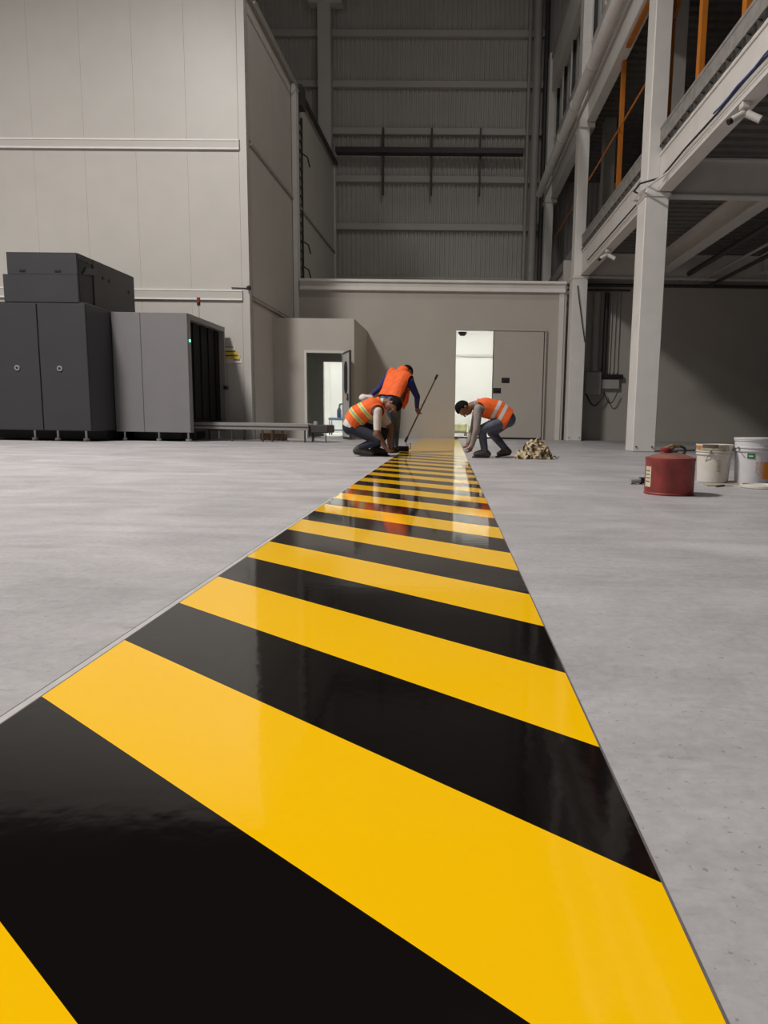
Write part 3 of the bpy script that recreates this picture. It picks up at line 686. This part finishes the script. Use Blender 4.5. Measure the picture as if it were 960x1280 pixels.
def person(label, J, jean, shirt, sleeve_long, bands, base):
    """J: joints in world space. One continuous body; vest, hair, shoes and eyes are children."""
    root = empty('person', base, label, 'person')
    lat = J['lat'].normalized()
    SK, SH, JE = 0, 1, 2
    seg = []           # (p0,p1,r0,r1,mat)
    P, T_, N_ = J['pelvis'], J['chest'], J['neck']
    spine = (N_ - P).normalized(); wa = P.lerp(T_, .42) + J.get('curve', Vector((0, 0, 0)))
    hipL, hipR = P + lat * .085, P - lat * .085
    shL, shR = J['shL'], J['shR']
    for sgn, sh in ((1, shL), (-1, shR)):
        seg.append((P + lat * .07 * sgn, wa + lat * .065 * sgn, .118, .102, JE if sgn else JE))
        seg.append((wa + lat * .065 * sgn, T_ + lat * .085 * sgn, .104, .112, SH))
        seg.append((T_ + lat * .085 * sgn, sh.lerp(T_, .15), .105, .072, SH))
    seg.append((wa, T_, .11, .115, SH)); seg.append((T_, N_, .10, .06, SH))
    # shirt tail: shirt colour covers the waist
    seg.append((P.lerp(wa, .45), wa, .130, .114, SH))
    if 'tail' in J:
        for sgn in (1, -1): seg.append((P.lerp(wa, J['tail']) + lat * .07 * sgn, wa + lat * .065 * sgn, .123, .108, SH))
    Hc = J['head']; hu, hf = J['hup'].normalized(), J['hfwd'].normalized()
    hf = (hf - hu * hf.dot(hu)).normalized(); hl = hu.cross(hf).normalized()
    seg.append((N_, Hc - hu * .05 - hf * .02, .058, .055, SK))
    for s_ in 'LR':
        sh, el, wr_, hd = J['sh' + s_], J['el' + s_], J['wr' + s_], J['hd' + s_]
        seg.append((sh, el, .064, .047, SH))
        seg.append((el, wr_, .047, .034, SH if sleeve_long else SK))
        if not sleeve_long: pass
        hp, kn, an, toe = (hipL if s_ == 'L' else hipR), J['kn' + s_], J['an' + s_], J['to' + s_]
        seg.append((hp, kn, .105, .066, JE)); seg.append((kn, an, .064, .047, JE))
        # hand: palm, four fingers, thumb
        d = (hd - wr_).normalized(); c = J['curl' + s_].normalized(); c = (c - d * c.dot(d)).normalized(); w = d.cross(c).normalized()
        pm = wr_ + d * .085
        for q in (-.024, -.008, .008, .024):
            seg.append((wr_ + d * .01 + w * q * .7, pm + w * q, .018, .014, SK))
        for q, L_ in ((-.031, .066), (-.0105, .080), (.0105, .076), (.031, .06)):
            k0_ = pm + w * q; k1 = k0_ + (d * .8 + c * .6).normalized() * L_ * .5; k2 = k1 + (d * .25 + c).normalized() * L_ * .5
            seg.append((k0_, k1, .0095, .0085, SK)); seg.append((k1, k2, .0085, .007, SK))
        th0 = wr_ + d * .03 - w * .026; th1 = th0 + (d * .6 - w * .7 + c * .4).normalized() * .04; th2 = th1 + (d * .8 + c * .6).normalized() * .032
        seg.append((th0, th1, .0135, .011, SK)); seg.append((th1, th2, .011, .0085, SK))
    bm = bmesh.new()
    for a, b, r0_, r1_, _ in seg: add_capsule(bm, a, b, r0_, r1_)
    add_ellipsoid(bm, Hc + hu * .012, (hl, hf, hu), (.074, .092, .098))
    add_ellipsoid(bm, Hc - hu * .055 + hf * .022, (hl, hf, hu), (.058, .066, .060))
    add_capsule(bm, Hc + hf * .088 + hu * .012, Hc + hf * .108 - hu * .022, .009, .015)
    add_capsule(bm, Hc + hf * .085 + hl * .024 - hu * .050, Hc + hf * .085 - hl * .024 - hu * .050, .011, .011)
    add_capsule(bm, Hc + hf * .082 + hl * .045 + hu * .030, Hc + hf * .082 - hl * .045 + hu * .030, .011, .011)
    for q in (1, -1): add_ellipsoid(bm, Hc + hl * .076 * q - hu * .008 - hf * .008, (hl, hf, hu), (.012, .022, .034))
    for s_ in 'LR':
        kn, an, toe = J['kn' + s_], J['an' + s_], J['to' + s_]
        add_capsule(bm, an, an.lerp(toe, .2), .040, .034)
    b2 = remeshed(bm, .0065, 2)
    me = bpy.data.meshes.new('body'); off = Vector(base)
    hs = [(Hc, .125, SK)]
    seg2 = [s for s in seg]
    for f in b2.faces:
        c = f.calc_center_median(); best, bm_ = 9, SK
        if (c - Hc).length < .125: bm_ = SK
        else:
            for a, b, r0_, r1_, mm in seg2:
                if (c - a).length > 1.0: continue
                d, t = seg_d(c, a, b); v = d - (r0_ + (r1_ - r0_) * t)
                if v < best: best, bm_ = v, mm
            if not sleeve_long:   # short sleeves end a little above the elbow
                for s_ in 'LR':
                    d, t = seg_d(c, J['sh' + s_], J['el' + s_])
                    if t > .86 and d < .055 and (c - J['el' + s_]).length < .14: bm_ = SK
        f.material_index = bm_; f.smooth = True
    bmesh.ops.translate(b2, vec=-off, verts=list(b2.verts)); b2.to_mesh(me); b2.free()
    for q in (m_skin, shirt, jean): me.materials.append(q)
    body = bpy.data.objects.new('body', me); COL.objects.link(body); body.parent = root
    # shoes
    for s_ in 'LR':
        an, toe = J['an' + s_], J['to' + s_]
        d = (toe - an); d.z = 0; d.normalize(); sd = Vector((-d.y, d.x, 0))
        lift = J.get('heel' + s_, 0.)
        bs = bmesh.new(); heel = an - d * .05; zt = toe.z
        add_capsule(bs, heel + Vector((0, 0, -.035)), an + Vector((0, 0, .0)), .040, .050)
        add_capsule(bs, heel + Vector((0, 0, -.04)), toe - d * .03 + Vector((0, 0, .0)), .040, .037)
        add_capsule(bs, an + Vector((0, 0, -.01)), toe - d * .05 + Vector((0, 0, .012)), .048, .036)
        b3 = remeshed(bs, .008, 2)
        for f in b3.faces: f.smooth = True
        sh_ = MB(); sh_.bm.free(); sh_.bm = b3
        for v in b3.verts:
            if v.co.z < .016: v.co.z = .016
        so = sh_.build('shoe', m_shoe, root, smooth=True)
        s2 = MB()
        hz = max(0.0, an.z - .085)
        pts = []
        for i in range(16):
            t = 2 * math.pi * i / 16
            c0 = heel.lerp(toe, .5); Lh = (toe - heel); Lh.z = 0; Lh = Lh.length * .5 + .02
            pts.append(c0 + d * (Lh * math.cos(t)) + sd * (.046 * math.sin(t)))
        lo = [s2.bm.verts.new((p.x, p.y, hz * max(0, min(1, 1 - (p - heel).dot(d) / .16)))) for p in pts]
        up_ = [s2.bm.verts.new((p.x, p.y, .022 + hz * max(0, min(1, 1 - (p - heel).dot(d) / .16)))) for p in pts]
        s2.bm.faces.new(lo[::-1]); s2.bm.faces.new(up_)
        for i in range(16): s2.bm.faces.new((lo[i], lo[(i + 1) % 16], up_[(i + 1) % 16], up_[i]))
        s2.build('sole', m_sole, so)
    # hair
    bh = bmesh.new(); add_ellipsoid(bh, Hc + hu * .018 - hf * .006, (hl, hf, hu), (.082, .099, .104), 28, 20)
    kill = [v for v in bh.verts if ((v.co - Hc).dot(hf) > .035 and (v.co - Hc).dot(hu) < .062) or (v.co - Hc).dot(hu) < -.045 or ((v.co - Hc).dot(hu) < .0 and (v.co - Hc).dot(hf) > -.02)]
    bmesh.ops.delete(bh, geom=kill, context='VERTS')
    for f in bh.faces: f.smooth = True
    hm = MB(); hm.bm.free(); hm.bm = bh; ho = hm.build('hair', m_hair, root, smooth=True)
    sd_ = ho.modifiers.new('thick', 'SOLIDIFY'); sd_.thickness = .012; sd_.offset = 0
    # eyes
    for q in (1, -1):
        be = bmesh.new(); add_ellipsoid(be, Hc + hf * .081 + hl * .031 * q + hu * .012, (hl, hf, hu), (.013, .012, .010), 10, 8)
        e_ = MB(); e_.bm.free(); e_.bm = be; eo = e_.build('eye', m_eye, root, smooth=True)
        be = bmesh.new(); add_ellipsoid(be, Hc + hf * .089 + hl * .031 * q + hu * .010, (hl, hf, hu), (.006, .006, .006), 8, 6)
        e_ = MB(); e_.bm.free(); e_.bm = be; e_.build('pupil', m_pupil, eo, smooth=True)
    # vest: a shell grown from the torso, cut clean at hem, neck and armholes
    inf = .020
    bv = bmesh.new()
    hem0 = P.lerp(wa, .35) if 'hem' not in J else J['hem']
    for sgn, sh in ((1, shL), (-1, shR)):
        add_capsule(bv, P + lat * .07 * sgn, wa + lat * .07 * sgn, .125 + inf, .112 + inf)
        add_capsule(bv, wa + lat * .07 * sgn, T_ + lat * .09 * sgn, .112 + inf, .115 + inf)
        add_capsule(bv, T_ + lat * .09 * sgn, sh.lerp(T_, .1), .107 + inf, .078 + inf)
    add_capsule(bv, wa, T_, .118 + inf, .118 + inf); add_capsule(bv, T_, N_, .104 + inf, .066 + inf)
    for (a, b, ra, rb) in J.get('vest_extra', []): add_capsule(bv, a, b, ra, rb)
    bv = remeshed(bv, .011, 2)
    def cut(b, co, no, clear):
        g = list(b.verts) + list(b.edges) + list(b.faces)
        bmesh.ops.bisect_plane(b, geom=g, dist=1e-5, plane_co=co, plane_no=no, clear_outer=(clear > 0), clear_inner=(clear < 0))
    hd_ = (T_ - P).normalized() if 'hemdir' not in J else J['hemdir'].normalized()
    hempt = P + hd_ * J.get('hemoff', .05)
    cut(bv, hempt, hd_, -1)
    cut(bv, N_ - (N_ - T_).normalized() * .0, (N_ - T_).normalized(), 1)
    for sgn, sh in ((1, shL), (-1, shR)):
        out = (sh - T_); out = (out - spine * out.dot(spine) * .3).normalized()
        cut(bv, sh + out * .012, out, 1)
    for f in bv.faces: f.smooth = True
    base_bv = bv.copy()
    vm = MB(); vm.bm.free(); vm.bm = bv; vo = vm.build('vest', m_vest, root, smooth=True)
    sd_ = vo.modifiers.new('thick', 'SOLIDIFY'); sd_.thickness = .006; sd_.offset = 1
    for (o0, o1, bdir, mm, nm) in bands:
        bb = base_bv.copy(); bd = bdir.normalized() if bdir is not None else hd_
        cut(bb, P + bd * o0, bd, -1); cut(bb, P + bd * o1, bd, 1)
        bb.normal_update()
        for v in bb.verts: v.co += v.normal * (.008 if nm != 'silver_stripe' else .0105)
        q = MB(); q.bm.free(); q.bm = bb; so = q.build(nm, mm, vo, smooth=True)
    base_bv.free()
    return root

def at(Y0):
    return lambda px, py, dy=0.0: hit(px, py, 1, Y0 + dy)
# crouching worker at the left edge of the walkway, seen from his right side
Y0 = 9.35; q = at(Y0)
def ank(p, z=.09): return Vector((p.x, p.y, z))
def flo(p, z=.05): return Vector((p.x, p.y, z))
JA = dict(lat=Vector((-.05, 1, .05)), pelvis=q(439.5, 533), chest=q(466, 510), neck=q(478, 503), head=q(491.5, 506, -.02),
          hup=Vector((.92, -.12, -.12)), hfwd=Vector((-.2, -.35, -1)), tail=.10,
          shL=q(472, 509, .18), shR=q(472, 514, -.17), elL=q(488, 534, .20), wrL=q(487, 556, .10), hdL=q(489, 566, .06),
          elR=q(471.5, 542, -.20), wrR=q(481, 558, -.16), hdR=q(488, 567, -.14), curlR=Vector((.6, .3, -.4)), curlL=Vector((.6, -.3, -.4)),
          knL=q(482, 541, .18), anL=ank(q(468, 566, .14)), toL=flo(q(485, 569, .12)), knR=q(474, 550, -.16), anR=ank(q(449, 561, -.08), .11), toR=flo(q(467, 568, -.10)),
          hemoff=.035, curve=Vector((-.03, 0, .05)))
person('crouching person in orange vest with lime bands, white shirt and dark jeans', JA, m_jean_d, m_shirt_w, False,
       [(.13, .185, None, m_bandy, 'reflective_band'), (.147, .168, None, m_bands, 'silver_stripe'), (.27, .325, None, m_bandy, 'reflective_band'), (.287, .308, None, m_bands, 'silver_stripe')],
       (gnd(452, 571).x, Y0, 0))
# standing worker bent over the roller pole, seen from behind
Y1 = 10.35; q = at(Y1)
pole_t, pole_b = hit(546, 470, 1, 10.35), hit(507.5, 550, 1, 10.95)
grip = pole_t.lerp(pole_b, .56); pdir = (pole_b - pole_t).normalized()
JB = dict(lat=Vector((-.85, .5, .12)), pelvis=q(487.5, 502), chest=q(499, 474, .18), neck=q(505, 463, .34), head=q(508.5, 465, .50),
          hup=Vector((.35, .75, .25)), hfwd=Vector((.3, .35, -.85)),
          shL=q(488, 467, .24), shR=q(512.5, 477, .10), elL=q(475, 485, .26), wrL=q(465, 493, .14), hdL=q(459, 497, .08),
          elR=q(521.5, 496, .18), wrR=grip - Vector((.035, .0, -.10)), hdR=grip + Vector((-.012, 0, .0)), curlR=Vector((.5, .8, .0)), curlL=Vector((.3, .5, -.6)),
          knL=q(487.5, 532, .02), anL=ank(q(489, 560, .0)), toL=flo(q(491, 566, .18)), knR=q(495, 530, .16), anR=ank(q(494, 558, .20)), toR=flo(q(496, 564, .38)),
          hemoff=.05, hemdir=Vector((.25, .35, 1.0)))
pB = person('bent standing person in plain orange vest, navy sleeves and blue jeans holding a pole', JB, m_jean_m, m_shirt_n, True, [], (gnd(490, 566).x, Y1, 0))
fl = [hit(px, py, 1, Y1 + dy) for px, py, dy in ((500, 485, .0), (513, 482, .12), (510, 503, .13), (504.5, 512, .08), (499, 502, .02))]
s = MB(); A_ = [s.bm.verts.new(p) for p in fl]; B_ = [s.bm.verts.new(p + Vector((.004, .012, 0))) for p in fl]
s.bm.faces.new(A_[::-1]); s.bm.faces.new(B_)
for i in range(5): s.bm.faces.new((A_[i], A_[(i + 1) % 5], B_[(i + 1) % 5], B_[i]))
s.build('vest_flap', m_vest, pB)
# crouching worker at the right edge
Y2 = 9.5; q = at(Y2)
JC = dict(lat=Vector((-.04, -1, .02)), pelvis=q(634, 524), chest=q(607, 510), neck=q(594.5, 506), head=q(580, 510.5),
          hup=Vector((-.93, -.05, .05)), hfwd=Vector((.05, -.22, -1)),
          shL=q(598, 511, -.17), shR=q(597, 509, .17), elL=q(595.5, 537, -.20), wrL=q(590, 557, -.14), hdL=q(586, 567, -.10),
          elR=q(592, 534, .16), wrR=q(586, 551, .08), hdR=q(582, 562, .03), curlL=Vector((-.5, .4, -.3)), curlR=Vector((-.5, -.4, -.3)),
          knL=q(602, 537, -.14), anL=ank(q(606, 563, -.10)), toL=flo(q(592, 570, -.12)), knR=q(615, 541, .16), anR=ank(q(632, 560, .08), .12), toR=flo(q(621, 570, .10)),
          hemoff=-.02, curve=Vector((0, 0, .05)))
bd = Vector((-1, 0, .05))
person('crouching person in orange vest with pale bands, grey long sleeves and blue-grey jeans', JC, m_jean_g, m_shirt_g, True,
       [(.075, .125, None, m_bandw, 'reflective_band'), (.175, .225, None, m_bandw, 'reflective_band')], (gnd(612, 572).x, Y2, 0))
# roller pole
rp = empty('paint_roller', (pole_b.x, pole_b.y, 0), 'long-handled paint roller held by the bent standing person', 'paint roller')
MB().tube([pole_t, pole_b], .0125, 10).build('pole', mat('brown_pole', (.13, .09, .065), .5), rp, smooth=True)
MB().tube([pole_t + pdir * -.02, pole_t + pdir * .06], .017, 10).build('end_grip', m_black, rp)
MB().tube([pole_b - pdir * .06, pole_b + pdir * .03], .020, 10).build('socket', m_black, rp)
rc = Vector((hit(503, 560, 1, 10.95).x, 10.95, .045))
MB().tube([pole_b, pole_b + Vector((.01, 0, -.09)), rc + Vector((.13, 0, .09)), rc + Vector((.13, 0, 0)), rc + Vector((.09, 0, 0))], .008, 8).build('frame', m_darksteel, rp)
MB().tube([rc - Vector((.10, .0, 0)), rc + Vector((.10, 0, 0))], .042, 16).build('roller_sleeve', mat('wet_black_sleeve', (.007, .006, .006), .8, spec=.1, bump=.004, bscale=90), rp, smooth=True)
# white cloth in his left hand
def lumpy(name, c, rad, seed, material, amp=.25, freq=9, sub=4, flat=True, folds=None):
    from mathutils import noise
    b = bmesh.new(); bmesh.ops.create_icosphere(b, subdivisions=sub, radius=1.0)
    off = Vector((seed * 3.1, seed * 1.7, seed * .9))
    for v in b.verts:
        n_ = v.co.normalized(); p = Vector((n_.x * rad[0], n_.y * rad[1], n_.z * rad[2]))
        d = noise.fractal(p * freq + off, 1.0, 2.0, 4) * amp + abs(noise.noise(p * freq * 1.7 + off)) * amp
        v.co = p * (1 + d)
        if flat and v.co.z < 0: v.co.z *= .12
    for f in b.faces: f.smooth = True
    bmesh.ops.translate(b, vec=Vector(c), verts=list(b.verts))
    s = MB(); s.bm.free(); s.bm = b; return s
hdL = JB['hdL']
tag(lumpy('white_cloth', (hdL.x - .015, hdL.y - .03, hdL.z - .005), (.085, .06, .05), 2, m_shirt_w, .35, 14, 3, flat=False).build('white_cloth', m_shirt_w), 'crumpled white cloth in the hand of the bent standing person', 'cloth')
wc = gnd(474, 564)
tag(lumpy('paper_wad', (wc.x, wc.y + .03, .012), (.045, .05, .07), 5, m_shirt_w, .35, 16, 3).build('paper_wad', m_shirt_w), 'crumpled white paper on the floor beside the crouching person with lime bands', 'paper')

# ------------------------------------------------------------------ rag heap
def camo():
    M = bpy.data.materials.new('mottled_cloth'); M.use_nodes = True; nt = M.node_tree; b = nt.nodes['Principled BSDF']; b.inputs['Roughness'].default_value = .9
    tc = nt.nodes.new('ShaderNodeTexCoord'); n = nt.nodes.new('ShaderNodeTexNoise'); n.inputs['Scale'].default_value = 17; n.inputs['Detail'].default_value = 3
    nt.links.new(tc.outputs['Object'], n.inputs['Vector']); cr = nt.nodes.new('ShaderNodeValToRGB'); cr.color_ramp.interpolation = 'CONSTANT'
    els = cr.color_ramp.elements; els[0].color = (.035, .024, .015, 1); els[1].position = .42; els[1].color = (.20, .13, .075, 1)
    for p_, c_ in ((.49, (.46, .36, .22, 1)), (.56, (.62, .54, .38, 1)), (.63, (.16, .07, .045, 1))):
        e = els.new(p_); e.color = c_
    nt.links.new(n.outputs[0], cr.inputs[0]); nt.links.new(cr.outputs[0], b.inputs['Base Color'])
    return M
m_camo = camo()
rg = gnd(668, 573.5)
rh = empty('rag_heap', (rg.x, rg.y, 0), 'heap of mottled tan and brown cloth on the floor beside a crouching person', 'cloth heap')
lumpy('main', (rg.x + .02, rg.y, .0), (.19, .17, .25), 1, m_camo, .22, 9, 5).build('cloth_mound', m_camo, rh, smooth=True)
lumpy('fold', (rg.x - .15, rg.y - .06, .0), (.13, .13, .11), 3, m_camo, .28, 12, 4).build('cloth_fold', m_camo, rh, smooth=True)
lumpy('fold', (rg.x + .15, rg.y - .05, .0), (.10, .10, .12), 4, m_camo, .3, 12, 4).build('cloth_fold', m_camo, rh, smooth=True)
MB().tube([(rg.x + .2, rg.y - .1, .02), (rg.x + .26, rg.y - .12, .05), (rg.x + .3, rg.y - .13, .015), (rg.x + .32, rg.y - .13, .05)], .012, 6, .006).build('loose_strap', m_black, rh)

# ------------------------------------------------------------------ red fuel can
m_red = mat('faded_red_paint', (.27, .040, .033), .5, noise=(7, .35), bump=.002, bscale=12)
m_redd = mat('dusty_red_top', (.20, .085, .065), .65, noise=(9, .3))
rc0 = gnd(836, 620); rc0.y += .15; S_ = rc0.y / 850
rx = hit(836.5, 600, 1, rc0.y).x
can = empty('fuel_can', (rx, rc0.y, 0), 'battered round red metal fuel can with pale label on the concrete floor', 'can')
cr_, chh = 29.5 * S_, 45 * S_
MB().lathe([(cr_ - .01, 0), (cr_ + .003, .003), (cr_ + .004, .012), (cr_ - .002, .018), (cr_, .03), (cr_, chh - .02), (cr_ + .004, chh - .012), (cr_ + .004, chh), (cr_ - .008, chh + .004)], (rx, rc0.y, 0), 40).build('body', m_red, can, smooth=True)
MB().lathe([(cr_ - .006, chh + .002), (cr_ * .55, chh + .028), (cr_ * .36, chh + .036), (.045, chh + .04), (.045, chh + .05), (.03, chh + .052)], (rx, rc0.y, 0), 36).build('top_cone', m_redd, can, smooth=True)
sp = MB().lathe([(.034, chh + .02), (.034, chh + .052), (.04, chh + .055), (.04, chh + .070), (.02, chh + .074)], (rx - .045, rc0.y - .02, 0), 20).build('spout_cap', m_red, can, smooth=True)
MB().tube([(rx - .05, rc0.y - .02, chh + .068), (rx + .0, rc0.y - .03, chh + .092), (rx + .05, rc0.y - .02, chh + .080)], .010, 8).build('lever', mat('brass_lever', (.30, .22, .10), .4, .4), can)
ha = [(rx + .055 + .05 * math.cos(t), rc0.y + .0, chh + .052 + .032 * math.sin(t)) for t in [i * math.pi / 6 for i in range(13)]]
MB().tube(ha, .009, 8).build('carry_ring', m_darksteel, can)
# label patch wrapped on the can
def wrap(cx, cy, r, a0, a1, z0, z1, n=8):
    s = MB()
    for i in range(n):
        t0, t1 = a0 + (a1 - a0) * i / n, a0 + (a1 - a0) * (i + 1) / n
        P_ = lambda t, rr, z: (cx + rr * math.cos(t), cy + rr * math.sin(t), z)
        s.quadbox([P_(t0, r, z0), P_(t1, r, z0), P_(t1, r + .0015, z0), P_(t0, r + .0015, z0), P_(t0, r, z1), P_(t1, r, z1), P_(t1, r + .0015, z1), P_(t0, r + .0015, z1)])
    return s
m_lab = mat('cream_label', (.60, .54, .42), .6, noise=(30, .2))
lb_ = wrap(rx, rc0.y, cr_ + .0005, math.radians(184), math.radians(207), .055, .20).build('label', m_lab, can)
for zz in (.09, .115, .14, .165): wrap(rx, rc0.y, cr_ + .002, math.radians(187), math.radians(203), zz, zz + .007).build('label_line', m_redd, lb_)
cu = gnd(800, 606)
cup = empty('paint_cup', (cu.x, cu.y + .05, 0), 'small tipped clear cup with black paint beside the red fuel can', 'cup')
m_clear = mat('clear_plastic', (.34, .33, .32), .25)
Ca = Vector((cu.x - .075, cu.y + .03, .024)); Cb = Vector((cu.x + .01, cu.y + .05, .030))
MB().tube([Ca, Cb], .024, 16, .022).build('cup_wall', m_clear, cup, smooth=True)
MB().tube([Cb, Cb + (Cb - Ca).normalized() * .05], .030, 16, .026).build('black_end', m_black, cup, smooth=True)

# ------------------------------------------------------------------ paint buckets
m_pail = mat('white_pail', (.66, .62, .57), .4, noise=(10, .06)); m_pail2 = mat('bluish_white_pail', (.62, .61, .64), .4, noise=(10, .05))
m_drip = mat('paint_smear', (.42, .36, .28), .5, noise=(30, .4)); m_stain = mat('dark_smear', (.10, .075, .055), .6)
def bucket(x, y, rb, rt, h, pm, label, lid):
    b = empty('paint_bucket', (x, y, 0), label, 'bucket')
    prof = [(rb - .006, 0), (rb, .006), (rb + (rt - rb) * .72, h * .72), (rt + .004, h * .725), (rt + .006, h * .75), (rt, h * .755), (rt, h * .80), (rt + .007, h * .805), (rt + .007, h * .83), (rt, h * .835), (rt + .001, h * .96), (rt + .007, h * .965), (rt + .007, h), (rt - .004, h), (rt - .008, h * .96), (rb - .004, .02)]
    MB().lathe(prof, (x, y, 0), 40).build('pail', pm, b, smooth=True)
    if lid: MB().lathe([(rt + .004, h - .004), (rt + .010, h - .002), (rt + .010, h + .012), (rt - .004, h + .014), (rt - .012, h + .008), (.01, h + .008)], (x, y, 0), 40).build('lid', pm, b, smooth=True)
    else: MB().lathe([(rt - .012, h * .86), (.005, h * .865)], (x, y, 0), 32).build('paint_surface', m_drip, b)
    return b
def bail(b, x, y, rt, z, a, tilt, mm=m_alu):
    pts = []
    for i in range(13):
        t = math.pi * i / 12
        ux, uy = math.cos(a), math.sin(a); w = Vector((-uy, ux, 0))
        p = Vector((x, y, z)) + Vector((ux, uy, 0)) * ((rt + .012) * math.cos(t)) + (w * math.cos(tilt) + Vector((0, 0, -math.sin(tilt)))) * ((rt + .02) * math.sin(t))
        pts.append(p)
    h_ = MB().tube(pts, .0028, 6).build('bail_handle', mm, b)
    for s_ in (0, -1): MB().tube([pts[s_] - Vector((0, 0, .01)), pts[s_] + Vector((0, 0, .01))], .010, 8).build('bail_lug', mm, b)
    return h_
b2c = gnd(891, 604); b2y = b2c.y + .13; b2x = hit(891, 590, 1, b2y).x
bk2 = bucket(b2x, b2y, .130, .148, .335, m_pail, 'open white paint bucket with smeared rim next to the red fuel can', False)
bail(bk2, b2x, b2y, .148, .27, math.radians(60), math.radians(62))
wrap(b2x, b2y, .1525, math.radians(185), math.radians(300), .284, .325, 14).build('paint_smear', m_drip, bk2)
wrap(b2x, b2y, .1545, math.radians(212), math.radians(262), .305, .333, 8).build('dark_smear', m_stain, bk2)
wrap(b2x, b2y, .153, math.radians(181), math.radians(205), .292, .330, 4).build('orange_smear', m_orange, bk2)
wrap(b2x, b2y, .1465, math.radians(262), math.radians(272), .10, .2, 3).build('drip', m_drip, bk2)
b1c = gnd(940, 606); b1y = b1c.y + .14; b1x = hit(940.5, 590, 1, b1y).x
bk1 = bucket(b1x, b1y, .143, .158, .385, m_pail2, 'lidded white paint bucket with small green label', True)
bail(bk1, b1x, b1y, .158, .31, math.radians(200), math.radians(55))
m_glab = mat('green_label', (.02, .16, .07), .5); m_olab = mat('orange_label', (.75, .27, .02), .5)
gl = wrap(b1x, b1y, .1535, math.radians(229), math.radians(252), .222, .266, 5).build('green_label', m_glab, bk1)
wrap(b1x, b1y, .1552, math.radians(234), math.radians(247), .239, .248, 3).build('label_text', m_signw, gl)
wrap(b1x, b1y, .1535, math.radians(279), math.radians(312), .05, .19, 8).build('orange_label', m_olab, bk1)
wrap(b1x, b1y, .1500, math.radians(256), math.radians(276), .10, .2, 5).build('pink_print', mat('pink_print', (.55, .42, .38), .6, noise=(40, .3)), bk1)
ld = gnd(953, 610)
lid = tag(MB().lathe([(.155, 0), (.165, .004), (.166, .022), (.150, .026), (.145, .016), (.01, .016)], (ld.x, ld.y + .02, 0), 36).build('bucket_lid', m_pail, smooth=True), 'loose white bucket lid lying in front of the lidded bucket', 'lid')
m_card = mat('stained_card', (.34, .27, .17), .85, noise=(12, .4))
for i, (px, py, a, w_, l_, lb) in enumerate(((898, 607, .2, .10, .26, 'flat stained card on the floor in front of the open bucket'), (921, 605, -.3, .06, .16, 'small flat stained card between the two paint buckets'))):
    g_ = gnd(px, py); ca_, sa_ = math.cos(a), math.sin(a)
    def rxf(p, g_=g_, ca_=ca_, sa_=sa_): return Vector((g_.x + p.x * ca_ - p.y * sa_, g_.y + p.x * sa_ + p.y * ca_, p.z))
    tag(MB(rxf).prism([(-l_ / 2, -w_ / 2), (l_ / 2 - .04, -w_ / 2 - .02), (l_ / 2, w_ / 2), (-l_ / 2 + .03, w_ / 2 + .015)], 2, 0, .006).build('stained_card', m_card), lb, 'card')
st = tag(MB().tube([gnd(895, 609) + Vector((0, 0, .008)), gnd(905, 608) + Vector((0, 0, .008))], .008, 8).build('stir_stick', m_stain), 'short dark stir stick on the floor in front of the open bucket', 'stick')
